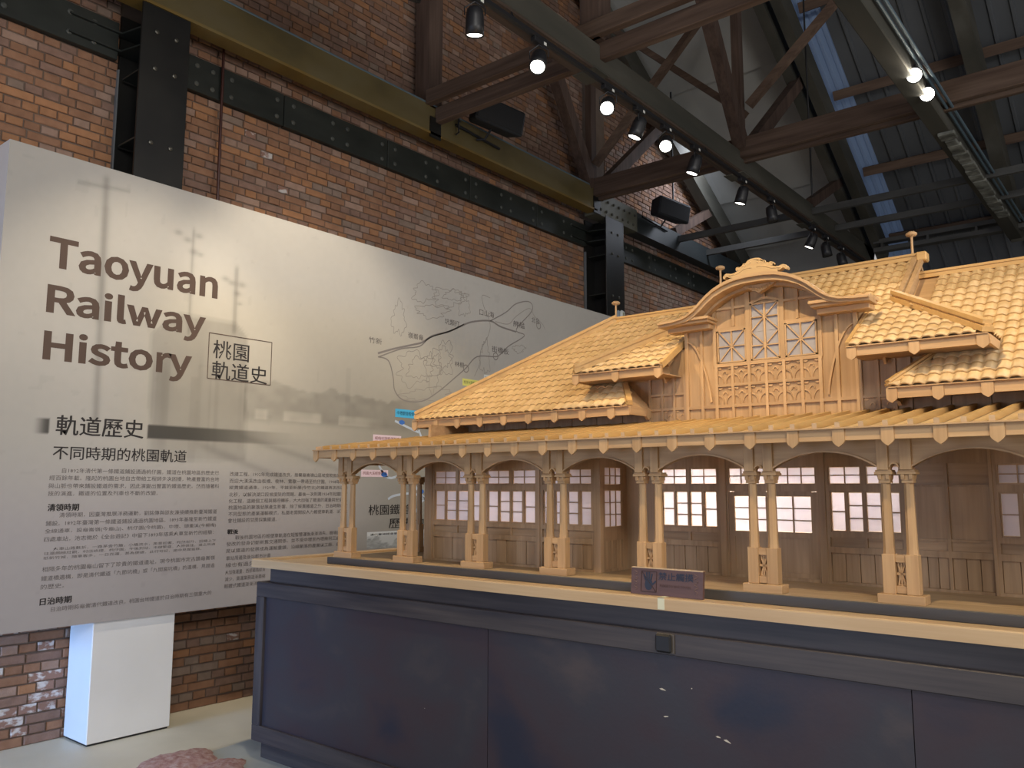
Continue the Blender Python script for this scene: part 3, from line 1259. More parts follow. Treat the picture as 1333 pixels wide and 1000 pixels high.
def brick_geo(mb, b, mi=0):
    ya, yb, za, zb, d, t = b; x0 = WXF-.03; x1 = WXF+d; c = .005
    vs = [(x0, ya, za), (x0, yb, za), (x0, yb, zb), (x0, ya, zb), (x1-.004, ya, za), (x1-.004, yb, za), (x1-.004, yb, zb), (x1-.004, ya, zb),
          (x1, ya+c, za+c), (x1, yb-c, za+c), (x1, yb-c, zb-c), (x1, ya+c, zb-c)]
    fs = [(0, 1, 5, 4), (1, 2, 6, 5), (2, 3, 7, 6), (3, 0, 4, 7), (4, 5, 9, 8), (5, 6, 10, 9), (6, 7, 11, 10), (7, 4, 8, 11), (8, 9, 10, 11)]
    return mb.add(vs, fs, mi)
camv = Vector((0, 0, 1.55))
def shows(b):
    y, z = (b[0]+b[1])/2, (b[2]+b[3])/2
    if z > 4.40: return 99
    if 1.6 < y < 3.0 and z > 3.58: return (Vector((WXF, y, z))-camv).length
    if z < .74 and 1.9 < y < 4.0 : return (Vector((WXF, y, z))-camv).length
    if y >= 3.0 and z > 3.5: return (Vector((WXF, y, z))-camv).length
    return 99
order = sorted(range(len(bricks)), key=lambda i: shows(bricks[i])/(math.sqrt(bricks[i][1]-bricks[i][0])))
single = set(order[:298])
meshes = {}
for i in sorted(single):
    b = bricks[i]; key = (round((b[1]-b[0])/.004), b[5])
    O = Vector((WXF, (b[0]+b[1])/2, b[2]))
    if key not in meshes:
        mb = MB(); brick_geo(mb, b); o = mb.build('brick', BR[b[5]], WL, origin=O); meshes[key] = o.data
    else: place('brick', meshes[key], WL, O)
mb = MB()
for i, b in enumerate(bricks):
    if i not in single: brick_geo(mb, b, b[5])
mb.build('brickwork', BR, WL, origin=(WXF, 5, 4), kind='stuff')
# ---- far wall
s = MB(); s.prism([(-6, 0), (6, 0), (6, roofz(YB)+.05), (-6, roofz(YB)+.05)], 'y', YB, YB+.25)
s.build('wall_back', noise_mat('far_wall_plaster', [(0.035, 0.032, 0.030), (0.06, 0.055, 0.05)], (1, 1, 1), 6, 0.9), kind='structure')
# ---- roof
def slope_pts(x, y, off): return (x, y, roofz(y)+off)
def ribbed(x0, x1, y0, y1, mi=0, pitch=.21, h=.035, off=0.06, mb=None, thick=.008):
    mb = mb or MB(); xs = []; x = x0
    while x < x1-.001:
        xs += [(x, 0), (min(x+pitch-.05, x1), 0), (min(x+pitch-.04, x1), -h), (min(x+pitch-.01, x1), -h)]; x += pitch
    xs.append((x1, 0)); n = len(xs); vs = []
    for t in (0, thick):
        for y in (y0, y1): vs += [(x, y, roofz(y)+off+h_+t) for x, h_ in xs]
    fs = []
    for i in range(n-1):
        fs.append((i, n+i, n+i+1, i+1)); fs.append((2*n+i, 2*n+i+1, 3*n+i+1, 3*n+i))
    return mb.add(vs, fs, mi)
CE = ribbed(-3.0, 6.0, YR, YB+.4).build('ceiling', CORR, origin=(1, 9, 6), kind='structure')
mb = ribbed(-6.0, 6.0, YR, -4.0); mb.build('roof_sheet_near_side', CORR, CE)
for k in range(2):
    y0 = YR+k*4.2; ribbed(-3.42, -2.99, y0, y0+4.25, pitch=.1, h=.015, off=.075).build('translucent_roof_strip', pane_mat('translucent_roof_sheet', (0.42, 0.52, 0.68)) if k == 0 else bpy.data.materials['translucent_roof_sheet'], CE)
mb = MB(); mb.box(-6.0, -5.93, YR, YB, 4.5, 4.55)
# lapped grey boards lining the bay next to the wall
yy = YR; k = 0
while yy < YB:
    y0, y1 = yy, min(yy+.93, YB+.3); mb = MB()
    a0 = roofz(y0)+.04; a1 = roofz(y1)-.03
    w = rg.uniform(-.01, .01)
    vs = []
    nx = 7
    for (y, z) in ((y0, a0), (y1, a1), (y1, a1+.02), (y0, a0+.02)):
        for i in range(nx): vs.append((-5.60+i*(2.02/(nx-1)), y, z+.018*math.sin(i*1.7+k)))
    fs = []
    for q in range(3):
        for i in range(nx-1): fs.append((q*nx+i, q*nx+i+1, (q+1)*nx+i+1, (q+1)*nx+i))
    mb.add(vs, fs); mb.build('ceiling_board', SHEET, CE); yy += .9; k += 1
# purlins carried by the rafters
for k in range(7):
    y = YR+.6+k*1.15; mb = MB(); mb.bar((-3.2, y, roofz(y)-.0), (6, y, roofz(y)-.0), .10, .12, (0, -.5, 1)); mb.build('purlin', BEAMX, CE)
for k in range(4):
    y = YR-.6-k*1.4; mb = MB(); mb.bar((-6, y, roofz(y)-.0), (6, y, roofz(y)-.0), .10, .12, (0, .5, 1)); mb.build('purlin', BEAMX, CE)
# ---- trusses
def rafz(y): return roofz(y)-.40
def truss(x, label, chord, w, detail=True, rx=None):
    t = thing('roof_truss', (x, YR, 4.85), label, 'truss', None)
    for part in chord: part(t)
    rx = rx or [(x-w/2, x+w/2)]
    for a, b in rx:
        for sgn in (1, -1):
            y1 = YR+7.45*sgn; mb = MB()
            c = (a+b)/2; mb.bar((c, YR, rafz(YR)+.10), (c, y1, rafz(y1)+.10), b-a, .30, (0, 0, 1)); mb.build('rafter', BEAMG, t)
    mb = MB(); mb.box(x-.09, x+.09, YR-.09, YR+.09, 5.1, rafz(YR)); mb.build('king_post', BEAMZ, t)
    if detail:
        for sgn in (1, -1):
            n = YR+2.78*sgn
            def P(dy, z, dx=0): return (x+dx, YR+(dy-YR)*sgn, z)
            mb = MB(); mb.bar(P(8.08, 5.0), P(8.08, rafz(8.08)), .085, .11, (0, 1, 0)); mb.build('vertical_post', BEAMZ, t)
            mb = MB(); mb.bar(P(8.0, 5.12, .05), P(6.1, 8.15, .05), .12, .15, (0, 1, 0)); mb.build('diagonal_brace', BEAMZ, t)
            mb = MB(); mb.bar(P(8.2, 5.15, .03), P(9.9, 6.62, .03), .11, .14, (0, 1, 0)); mb.build('diagonal_brace', BEAMZ, t)
            mb = MB(); mb.bar(P(10.15, 5.1), P(11.4, 5.75), .09, .12, (0, 1, 0)); mb.build('diagonal_brace', BEAMZ, t)
    return t
def girder(t):
    s = MB(); s.box(-5.40, -5.27, -3, 8.05, 4.850, 5.115); s.build('bottom_chord', OLIVE, t, label='olive painted girder')
    s = MB(); s.box(-5.405, -5.255, -3, 8.05, 4.828, 4.850); s.build('lower_flange', OCHRE, t, label='ochre lower flange')
    s = MB(); s.box(-5.44, -5.262, 8.05, 8.98, 4.80, 5.09); g = s.build('gusset_plate', noise_mat('gusset_paint', [(0.085, 0.085, 0.060), (0.13, 0.13, 0.10)], (4, 4, 4), 5, .6), t)
    mb = MB()
    for j in range(7):
        for i in range(2): mb.lathe([(.018, 0), (.018, .01), (.010, .014)], (-5.262, 8.13+j*.125+(.04 if i else 0), 4.87+i*.13), 8, (1, 0, 0))
    mb.build('bolts', BEAMG, g, kind='stuff')
    s = MB(); s.box(-5.44, -5.27, 8.98, 12.7, 4.80, 5.06); s.build('steel_chord', noise_mat('blue_black_steel', [(0.014, 0.018, 0.020), (0.026, 0.032, 0.034)], (3, 1, 3), 5, .5), t)
    for dy in (5.3, 8.05):
        s = MB(); s.box(-5.268, -5.255, dy-.07, dy+.07, 4.80, 5.0); s.build('strap_plate', STEEL, t)
T0 = truss(-5.36, 'truss set against the brick wall with olive and ochre painted bottom girder', [girder], .16)
def chord1(t):
    s = MB(); s.bbox(-3.60, -3.42, -3, 12.75, 4.87, 5.085, .008); s.build('bottom_chord', BEAMG, t)
    s = MB(); s.box(-3.59, -3.43, -3, 12.75, 4.85, 4.87); s.build('bottom_board', BEAMW, t)
    for y in (2.3, 5.3, 8.1, 10.2, 11.2):
        s = MB(); s.box(-3.62, -3.40, y-.10, y+.10, 4.842, 4.85); s.build('splice_plate', BEAMG, t)
T1 = truss(-3.46, 'middle timber truss with the long heavy beam carrying the black light track', [chord1], .2, rx=[(-3.54, -3.42), (-3.34, -3.22)])
def chord2(t):
    s = MB(); s.bbox(-1.66, -1.50, -3, 12.75, 4.87, 5.07, .008); s.build('bottom_chord', BEAMG, t)
    pw = noise_mat('peeling_pale_paint', [(0.05, 0.05, 0.042), (0.26, 0.27, 0.24)], (9, 9, 9), 6, .9)
    r = random.Random(8); y = 8.3
    while y < 11.4:
        l = r.uniform(.12, .3); s = MB(); s.bbox(-1.58-r.uniform(0, .03), -1.46-r.uniform(0, .03), y, y+l, 4.835, 4.868, .006); s.build('peeling_board', pw, t); y += l+r.uniform(.0, .05)
T2 = truss(-1.56, 'right hand truss with peeling pale paint on its beam beside blue conduits', [chord2], .16, detail=False)
# ---- horizontal struts and sway braces linking the trusses
def strut(name, label, y, z0, z1, bars, mats=BEAMX, x0=-5.27, x1=4.5, cat='beam', group=None):
    t = thing(name, (-3.4, y, z0), label, cat, group)
    for (ya, yb, za, zb) in bars:
        s = MB(); s.bbox(x0, x1, y+ya, y+yb, za, zb, .006); s.build('beam_member', mats, t)
    return t
strut('cross_beam', 'double timber cross beam nearest the camera, crossing under the dark long beam at the tall post', 5.27, 4.96, 5.2, [(-.10, -.02, 5.10, 5.235), (.03, .11, 4.96, 5.11)])
strut('cross_beam', 'broad brown timber cross beam running from the bolted gusset plate', 8.05, 4.98, 5.2, [(-.07, -.01, 5.0, 5.215), (.02, .08, 4.97, 5.14)])
GST = noise_mat('grey_steel_tie', [(0.055, 0.055, 0.052), (0.10, 0.10, 0.095)], (2, 6, 6), 5, .6)
for y, lab in ((10.13, 'grey steel tie under the lit blue roof strip, upper of the far ties'), (11.0, 'grey steel tie in the middle of the far ties'), ):
    t = thing('steel_tie', (-3.4, y, 5.0), lab, 'tie')
    s = MB(); s.box(-5.3, 4.5, y-.03, y-.015, 4.95, 5.02); s.box(-5.3, 4.5, y-.03, y+.03, 4.94, 4.95); s.build('angle_bar', GST, t)
t = thing('cable_tray', (-3.2, 12.35, 4.95), 'perforated grey double steel tray running low along the far wall', 'cable tray')
for dz in (0, .12):
    s = MB(); s.box(-3.3, 4.5, 12.28, 12.30, 4.93+dz, 4.98+dz); s.box(-3.3, 4.5, 12.28, 12.42, 4.92+dz, 4.93+dz); s.build('tray_rail', GST, t)
s = MB()
for i in range(12): s.box(-3.2+i*.6, -3.17+i*.6, 12.285, 12.40, 4.93, 5.10)
s.build('tray_link', GST, t, kind='stuff')
for y in (8.05,):
    for (a, b, lab) in (((-5.28, y, 5.41), (-3.6, y+.05, 7.05), 'slim timber brace climbing right from the gusset, crossed by another'),
                        ((-5.1, y+.16, 7.15), (-3.44, y+.16, 5.56), 'slim timber brace descending to the post foot on the long beam'),
                        ((-3.36, y+.06, 5.60), (-1.7, y+.06, 7.03), 'timber brace rising right from the long beam to the roof')):
        t = thing('sway_brace', a, lab, 'brace'); s = MB(); s.bar(a, b, .07, .09, (0, 1, 0)); s.build('brace_member', BEAMX, t)
# ---- steel columns in the wall
Z_C = .735                                              # below this the display wall's plinth and panel stand in front
def column(y0, y1, label):
    t = thing('steel_column', (-5.4, (y0+y1)/2, 0), label, 'column'); yc = (y0+y1)/2
    s = MB(); s.bbox(-5.275, -5.258, y0, y1, Z_C, 4.825, .002); s.build('front_flange', STEEL, t)
    s = MB(); s.box(-5.56, -5.275, yc-.01, yc+.01, Z_C, 4.825); s.build('web', STEEL, t)
    s = MB(); s.box(-5.60, -5.56, y0-.0, y1, Z_C, 4.825); s.build('back_flange', STEEL, t)
    s = MB(); s.box(-5.575, -5.545, y0-.012, y0-.002, Z_C, 4.42); s.build('edge_angle', plain('grey_edge', (.15, .16, .17), .6) if 'grey_edge' not in bpy.data.materials else bpy.data.materials['grey_edge'], t)
    for z in (4.66, 4.53):
        s = MB(); s.prism([(y0-.36, -5.50), (y0-.02, -5.50), (y0+.03, -5.275), (y1, -5.275), (y1, -5.56), (y0-.36, -5.56)], 'z', z, z+.012)
        s.v = [(b, a, c) for a, b, c in s.v]; s.f = [tuple(reversed(f)) for f in s.f]; s.build('stiffener', GSTEEL, t)
    for z in (4.34, 3.86, 3.3, 2.3):
        s = MB(); s.box(-5.52, -5.275, y0+.01, yc-.01, z, z+.012); s.build('stiffener', GSTEEL, t)
    mb = MB()
    for z in (4.64, 4.375, 3.85, 3.3, 2.6, 1.9):
        for yb in (yc-.07, yc+.07): mb.lathe([(.016, 0), (.016, .010), (.008, .014)], (-5.258, yb, z), 8, (1, 0, 0))
    mb.build('bolts', BOLT, t, kind='stuff')
column(2.485, 2.83, 'black steel column at the left, rising behind the title end of the display wall')
column(8.235, 8.64, 'black steel column behind the far end of the display wall')
# ---- black wall band with splice plates
t = thing('steel_wall_band', (-5.54, 4, 4.47), 'riveted black steel band running along the brick wall below the girder', 'beam')
seg = [-.6, .55, 1.65, 2.46]; 
for a, b in ((-3, .3), (.3, 1.6), (1.6, 2.46), (2.86, 3.813), (3.813, 4.947), (4.947, 6.08), (6.08, 7.21), (7.21, 8.2), (8.66, 9.8), (9.8, 10.95), (10.95, 12.1), (12.1, 13.55)):
    s = MB(); s.bbox(-5.575, -5.525, a+.004, b-.004, 4.475, 4.745, .003); s.build('band_plate', GSTEEL, t)
mb = MB()
for ys in (.3, 1.65, 2.2, 2.95, 3.24, 3.813, 4.38, 4.947, 5.51, 6.08, 6.65, 7.21, 7.8, 9.2, 9.8, 10.4, 10.95):
    for dy in (-.07, .09):
        for z in (4.535, 4.675): mb.lathe([(.020, 0), (.020, .006), (.012, .011)], (-5.525, ys+dy, z), 8, (1, 0, 0))
mb.build('bolts', noise_mat('dull_bolts', [(.05, .055, .05), (.08, .085, .075)], (5, 5, 5), 2, .6), t, kind='stuff')
# ---- pipes, conduits, rods
def tag(o, label, cat, group=None):
    o['label'] = label; o['category'] = cat
    if group: o['group'] = group
    return o
tag(MB().tube([(-5.50, 3.235, 5.0), (-5.50, 3.245, 3.2)], .011).build('wall_pipe', PIPE), 'thin red brown pipe running down the brick wall beside the left column', 'pipe')
tag(MB().tube([(-5.28, -2, 5.125), (-5.28, 7.95, 5.125)], .013).build('conduit', CONDUIT), 'blue grey conduit on the top edge of the olive girder, front of two', 'conduit')
tag(MB().tube([(-5.33, -2, 5.13), (-5.33, 7.95, 5.13)], .013).build('conduit', CONDUIT), 'blue grey conduit on the top edge of the olive girder, behind the front one', 'conduit')
for dx, lab in ((0, 'left of the two parallel blue conduits passing the glaring lamps'), (.045, 'right of the two parallel blue conduits passing the glaring lamps')):
    tag(MB().tube([(-1.47+dx, -2, 4.99), (-1.47+dx, 12.22, 4.99)], .014).build('conduit', CONDUIT), lab, 'conduit')
tag(MB().tube([(-3.0, 8.9, 7.4), (-3.0, 8.9, 4.75)], .010, 6).build('hanging_rod', BLACK), 'thin black rod hanging from the roof just right of the long beam', 'rod')
tag(MB().tube([(-5.1, 9.66, 6.9), (-5.1, 9.66, 5.18)], .012, 6).build('hanging_rod', BLACK), 'thin black rod holding the far loudspeaker', 'rod')
# ---- loudspeakers
def speaker(c, label, tilt):
    t = thing('loudspeaker', c, label, 'loudspeaker'); rot = Euler((math.radians(tilt), math.radians(8), math.radians(-16)))
    bm = bmesh.new(); bmesh.ops.create_cube(bm, size=1)
    for v in bm.verts:
        k = .82 if v.co.x < 0 else 1.0
        v.co = Vector((v.co.x*.22, v.co.y*.58*k, v.co.z*.26*k))
    bmesh.ops.bevel(bm, geom=bm.edges[:], offset=.03, segments=3, affect='EDGES', profile=.5)
    R = Matrix.Translation(Vector(c)) @ rot.to_matrix().to_4x4()
    MB().bm(bm, mat=R).build('cabinet', SPKR, t, smooth=False)
    bm = bmesh.new(); bmesh.ops.create_cube(bm, size=1)
    for v in bm.verts: v.co = Vector((.108+v.co.x*.012, v.co.y*.53, v.co.z*.21))
    bmesh.ops.bevel(bm, geom=[e for e in bm.edges], offset=.005, segments=1, affect='EDGES')
    MB().bm(bm, mat=R).build('grille', BLACK, t)
    mb = MB(); mb.tube([Vector(c)+Vector((-.05, 0, -.1)), Vector(c)+Vector((-.12, -.02, -.2)), (c[0]-.2, c[1]-.05, 4.98)], .012); mb.tube([(c[0]-.2, c[1]-.35, 5.03), (c[0]-.2, c[1]+.3, 5.0)], .014)
    mb.build('bracket', BLACK, t)
    return t
speaker((-5.05, 5.92, 5.17), 'black loudspeaker on the olive girder under the first timber cross beam', -6)
speaker((-5.05, 9.45, 5.16), 'black loudspeaker hanging from a rod by the brightly lit brick gable', -4)
t = thing('girder_clamp', (-5.24, 5.5, 5.0), 'small black cable clamp with tails dangling on the olive girder', 'bracket')
MB().tube([(-5.25, 5.40, 5.06), (-5.22, 5.46, 5.12), (-5.22, 5.56, 5.09), (-5.22, 5.60, 5.06)], .010).build('clamp_arm', BLACK, t)
MB().tube([(-5.22, 5.57, 5.07), (-5.22, 5.58, 4.95), (-5.22, 5.54, 4.91)], .008).build('clamp_tail', BLACK, t)
# ---- light track and spot heads
tr = thing('light_track', (-3.35, 6, 4.70), 'long black light track slung under the middle truss beam', 'light track')
s = MB(); s.bbox(-3.367, -3.333, -2.5, 12.4, 4.70, 4.735, .004); s.build('rail', BLACK, tr)
for i in range(8):
    y = 1.2+i*1.5; s = MB(); s.tube([(-3.38, y, 4.735), (-3.44, y, 4.85)], .006, 6); s.build('hanger', BLACK, tr)
def spot(y, aim, lit, label, power=0, x=-3.35, L=.17, r=.060, col=(1, .86, .66)):
    t = thing('spotlight', (x, y, 4.70), label, 'spotlight', None)
    s = MB(); s.bbox(x-.022, x+.022, y-.07, y+.07, 4.665, 4.70, .003); s.build('track_adapter', BLACK, t)
    s = MB(); s.box(x+.0225, x+.024, y+.03, y+.06, 4.672, 4.694); s.build('adapter_label', WHITEP, t)
    C = Vector((x, y, 4.56)); d = (Vector(aim)-C).normalized()
    s = MB(); side = d.cross(Vector((0, 0, 1))).normalized()
    s.tube([C+side*(r+.006)-d*.01, C+side*(r+.008)+Vector((0, 0, .06)), Vector((x, y, 4.665))], .005, 6)
    s.tube([C-side*(r+.006)-d*.01, C-side*(r+.008)+Vector((0, 0, .06)), Vector((x, y, 4.665))], .005, 6); s.build('yoke', BLACK, t)
    s = MB(); s.lathe([(r*.62, -.06), (r*.85, -.045), (r*.98, .0), (r, .06), (r*1.02, L-.05), (r*.9, L-.05), (r*.86, L-.062)], C, 20, d)
    s.build('lamp_housing', BLACK, t, smooth=True)
    s = MB(); s.lathe([(.001, L-.061), (r*.84, L-.060), (r*.84, L-.058), (.001, L-.057)], C, 20, d); s.build('lens', LENS if lit else BOLT, t)
    if power: light('track_spot_light', 'SPOT', C+d*(L-.03), aim, power, col, .03, spot=62, blend=.7)
    return t
spot(3.72, (-3.7, 4.1, 2.4), True, 'black track spotlight nearest the camera, above the first cross beam', 0)
spot(4.40, (-2.6, 3.0, 2.2), True, 'glowing track spotlight at the end of the first cross beam', 0)
spot(5.30, (-2.2, 3.0, 2.3), True, 'brightly glowing track spotlight before the braces by the brick gable', 0)
spot(5.78, (-4.4, 5.3, 1.6), True, 'track spotlight right of the brightest one, in front of a diagonal brace', 130)
spot(6.24, (-2.2, 3.8, 2.3), True, 'glowing track spotlight above the broad brown cross beam', 0)
spot(6.80, (-4.3, 6.5, 1.6), True, 'track spotlight at the right end of the broad brown cross beam', 130)
spot(7.85, (-4.2, 7.7, 1.6), True, 'track spotlight hanging in front of the grey ceiling boards', 110)
spot(8.60, (-2.9, 9.0, 1.0), False, 'unlit dark spotlight right of the one before the grey ceiling boards')
spot(9.88, (-4.4, 9.6, 2.0), True, 'small lit spotlight far along the track above the carved crest', 0)
spot(10.35, (-2.9, 10.7, 1.0), False, 'unlit spotlight just past the small lit one, far along the track')
spot(10.95, (-2.6, 11.2, 1.0), False, 'farthest dark spotlight on the track')
spot(2.5, (-5.1, 2.6, 2.0), True, 'track spotlight over the title end of the display wall', 150)
spot(3.2, (-5.2, 3.9, 2.7), True, 'track spotlight over the middle of the display wall', 150)
spot(2.05, (-2.9, 3.75, 2.0), True, 'assumed track spotlight aimed at the left wing of the model', 0)  # unseen head for the assumed side spot
spot(1.25, (-1.0, 3.45, 1.75), True, 'assumed spotlight right of the truss beams aimed down at the model', 0, x=-1.0)  # unseen head for the assumed key spot
t2 = thing('light_track', (-1.0, 1.2, 4.70), 'short added light track hung from rods above the front of the model', 'light track')  # unseen rail added to carry the assumed key spot
MB().bbox(-1.02, -.98, .5, 1.9, 4.70, 4.735, .004).build('rail', BLACK, t2)
for y in (.7, 1.7): MB().tube([(-1.0, y, 4.735), (-1.0, y, roofz(y)+.03)], .006, 6).build('hanger', BLACK, t2)
def flood(y, label, aim):
    x = -1.50; t = thing('floodlight', (x, y, 4.97), label, 'floodlight')
    C = Vector((x, y, 4.90)); d = (Vector(aim)-C).normalized()
    s = MB(); s.box(x-.02, x+.02, y-.03, y+.03, 4.93, 4.975); s.build('clip', BLACK, t)
    s = MB(); s.lathe([(.03, -.08), (.05, -.06), (.062, .0), (.065, .05), (.058, .05), (.055, .04)], C, 20, d); s.build('lamp_housing', BLACK, t, smooth=True)
    s = MB(); s.lathe([(.001, .041), (.054, .042), (.054, .044), (.001, .045)], C, 20, d); s.build('lens', LENSB, t)
    light('flood_light', 'SPOT', C+d*.06, aim, 45, (1, .87, .66), .04, spot=95, blend=.8)
flood(7.03, 'upper left of the two glaring lamps at the blue conduits', (-.6, 1.2, 1.4))
flood(7.45, 'lower right of the two glaring lamps at the blue conduits', (-.5, 1.8, 1.4))
# ================================================================ DISPLAY WALL
XP = -5.22; PY0, PY1, PZ0, PZ1 = 1.733, 8.62, 0.73, 3.575
DW = thing('display_wall', (XP-.14, 5.1, PZ0), 'long raised display wall printed with Taoyuan Railway History, texts and an old map', 'display board')
s = MB(); s.box(XP-.030, XP-.001, PY0, PY1, PZ0, PZ1); s.build('panel_body', WHITE, DW)
s = MB(); s.box(XP-.30, XP-.030, PY0, PY0+.03, PZ0, PZ1); s.build('panel_side', WHITE, DW)
s = MB(); s.box(XP-.30, XP-.030, PY0+.03, 2.40, PZ0, PZ0+.03); s.box(XP-.30, XP-.030, PY0+.03, 2.40, PZ1-.03, PZ1); s.build('panel_return', WHITE, DW, kind='stuff')
RES = lambda st: 3 if st == 'T' else 1
BOLD = dict(T=.011, H=0, C=0, B=0, M=0, L=0)
text_prepare({(t, BOLD[st], RES(st)) for (t, y, z, w, h, st) in DATA['out']} | {(t[0], 0, 1) for t in DATA['labs']} | {('清代臺灣鐵道臺北至新竹路線圖', 0, 1), ('禁止觸摸', 0, 1), ('PLEASE DO NOT TOUCH', 0, 1)})
def sst(a, b, x):
    t = max(0, min(1, (x-a)/(b-a))); return t*t*(3-2*t)
def inpoly(p, poly):
    c = False; n = len(poly)
    for i in range(n):
        (x1, y1), (x2, y2) = poly[i], poly[(i+1) % n]
        if (y1 > p[1]) != (y2 > p[1]) and p[0] < (x2-x1)*(p[1]-y1)/(y2-y1)+x1: c = not c
    return c
class VN:
    def __init__(s, seed): r = random.Random(seed); s.t = [[r.random() for _ in range(64)] for _ in range(64)]
    def __call__(s, x, y):
        xi, yi = math.floor(x), math.floor(y); fx, fy = x-xi, y-yi; fx = fx*fx*(3-2*fx); fy = fy*fy*(3-2*fy); t = s.t
        a = t[yi % 64][xi % 64]*(1-fx)+t[yi % 64][(xi+1) % 64]*fx; b = t[(yi+1) % 64][xi % 64]*(1-fx)+t[(yi+1) % 64][(xi+1) % 64]*fx
        return a*(1-fy)+b*fy
vn = VN(3); vn2 = VN(9)
BLD = [(2.649, 2.56), (2.833, 2.714), (3.266, 2.718), (3.364, 2.632), (3.393, 1.735), (2.677, 1.716)]
def print_col(y, z):
    base = [0.49, 0.468, 0.43]
    k = 1.0
    k *= 1+.10*sst(2.6, 4.2, y)*sst(2.3, 3.0, z)*(1-sst(5.5, 8.2, y))          # pale sky of the printed photo
    k *= 1-.10*(1-sst(1.7, 2.5, y))
    k *= .97+.07*vn(y*2.2, z*2.2)+.03*(vn2(y*30, z*30)-.5)
    ground = 1-sst(2.05, 2.5, z+.02*math.sin(y*3))                             # hazy ground of the photo
    k *= 1-.07*ground
    k *= 1-.10*(1-sst(.8, 1.9, z))
    right = sst(4.0, 5.2, y)
    k *= 1-.30*right*(1-sst(1.9, 2.8, z))*(sst(.9, 1.6, z))
    tint = [1, 1, 1]
    if z < 1.9: tint = [1.0-.02*sst(1.9, 1.2, z), 1-.045*(1-sst(1.2, 1.9, z))*(1-right), 1-.02*right+.03*(1-right)*(1-sst(1.2, 1.9, z))]
    # ghosted house
    j = .012
    ins = sum(inpoly((y+dx, z+dz), BLD) for dx, dz in ((0, 0), (-j, -j), (j, j), (-j, j), (j, -j)))/5 if 2.6 < y < 3.45 and z < 2.75 else 0
    fade = sst(1.62, 2.2, z)
    if ins: k *= 1-ins*(.24+.10*vn(y*9, z*7))*(.55+.45*fade)
    if 2.70 < y < 2.79 and z < 2.42: k *= 1-.10*fade
    if ins and 2.95 < y < 3.0 and z < 2.3: k *= .93
    # telegraph poles
    def pole(yc, z0, z1, w, a):
        return 1-a*math.exp(-((y-yc)/w)**2)*(1 if z0 < z < z1 else math.exp(-((z-(z0 if z < z0 else z1))/.03)**2))
    k *= pole(2.300+.03*(3.5-z)*.6, 1.95, 3.49, .022, .32)
    k *= pole(2.31, 2.6, 3.3, .030, .12)
    if 2.13 < y < 2.46: k *= 1-.22*math.exp(-((z-(3.43+.10*(y-2.14)))/.013)**2)
    k *= pole(2.91, 2.6, 3.30, .012, .28); k *= pole(3.255, 2.66, 3.10, .017, .34)
    for (a, b, r) in ((2.80, 3.27, .03), (2.87, 3.235, .03), (2.95, 3.28, .03), (2.92, 3.16, .035), (2.97, 3.15, .02), (3.17, 3.02, .03), (3.22, 3.0, .03), (3.30, 3.0, .035), (3.27, 2.93, .03), (3.29, 2.86, .02)):
        k *= 1-.30*math.exp(-(((y-a)/r)**2+((z-b)/(r*.6))**2))
    # tree line and pale sheds on the horizon
    if y > 3.36:
        top = 2.23+.07*vn(y*7, 3)+.03*vn(y*23, 8)+.02*sst(4.6, 3.6, y)
        m = sst(top+.012, top-.012, z)*(1-sst(1.98, 2.08, top-z+1.9) if False else 1)*sst(1.99, 2.07, z)
        k *= 1-.30*m*(.75+.5*(vn(y*14, z*20)-.5))*(1-sst(4.7, 5.6, y))
        sh = sst(.50, .62, vn(y*8, 40))*sst(2.03, 2.05, z)*(1-sst(2.10, 2.12, z))*(1-sst(4.4, 4.7, y)); k *= 1+.34*sh
        k *= 1+.05*sst(1.88, 1.93, z)*(1-sst(2.0, 2.05, z))*(1-sst(4.4, 5.0, y))
    # long slanted rail shadows
    for (y0, z0, y1, z1, w) in ((2.95, 1.86, 4.2, 1.45, .03), (3.25, 1.93, 4.6, 1.60, .025)):
        if y0 < y < y1:
            c = z0+(z1-z0)*(y-y0)/(y1-y0); k *= 1-.20*math.exp(-((z-c)/w)**2)*(1-sst(y1-.7, y1, y))*sst(y0, y0+.15, y)
    sep = sst(2.2, 3.0, y)*(1-sst(5.2, 6.4, y))*sst(1.55, 2.0, z)*(1-sst(2.7, 3.2, z)); tint = [tint[0]*(1+.02*sep), tint[1]*(1-.015*sep), tint[2]*(1-.10*sep)]
    if 2.05 < z < 2.5 and abs(y-4.30) < .02: k *= .93
    for (py, pw, pa, z0) in ((2.76, .035, .14, 1.72), (3.01, .014, .10, 1.75), (3.14, .018, .13, 1.75), (3.33, .012, .06, 1.75), (3.09, .012, .10, 1.75)):
        k *= 1-pa*math.exp(-((y-py)/pw)**2)*sst(z0, z0+.15, z)*(1-sst(2.3, 2.5, z))
    # small specks of the old print
    v = vn2(y*16, z*16)
    if v > .93: k *= .95
    # heading bars fading out
    if 1.863 < z < 1.953:
        if 2.663 < y < 3.98:
            a = 1-sst(2.9, 3.95, y); k = k*(1-a)+.16*a
        if 1.965 < y < 2.061:
            a = sst(1.965, 2.05, y); k = k*(1-a)+.16*a
    return [min(1, base[i]*tint[i]*k) for i in range(3)]
NY, NZ = 440, 190
vs = []; cols = []
for j in range(NZ+1):
    z = PZ0+(PZ1-PZ0)*j/NZ
    for i in range(NY+1):
        u = i/NY; y = PY0+(PY1-PY0)*(u**1.25)
        vs.append((0, y-PY0, z-PZ0)); cols += print_col(y, z)+[1.0]
me = bpy.data.meshes.new('printed_photograph')
me.from_pydata(vs, [], [(j*(NY+1)+i, j*(NY+1)+i+1, (j+1)*(NY+1)+i+1, (j+1)*(NY+1)+i) for j in range(NZ) for i in range(NY)])
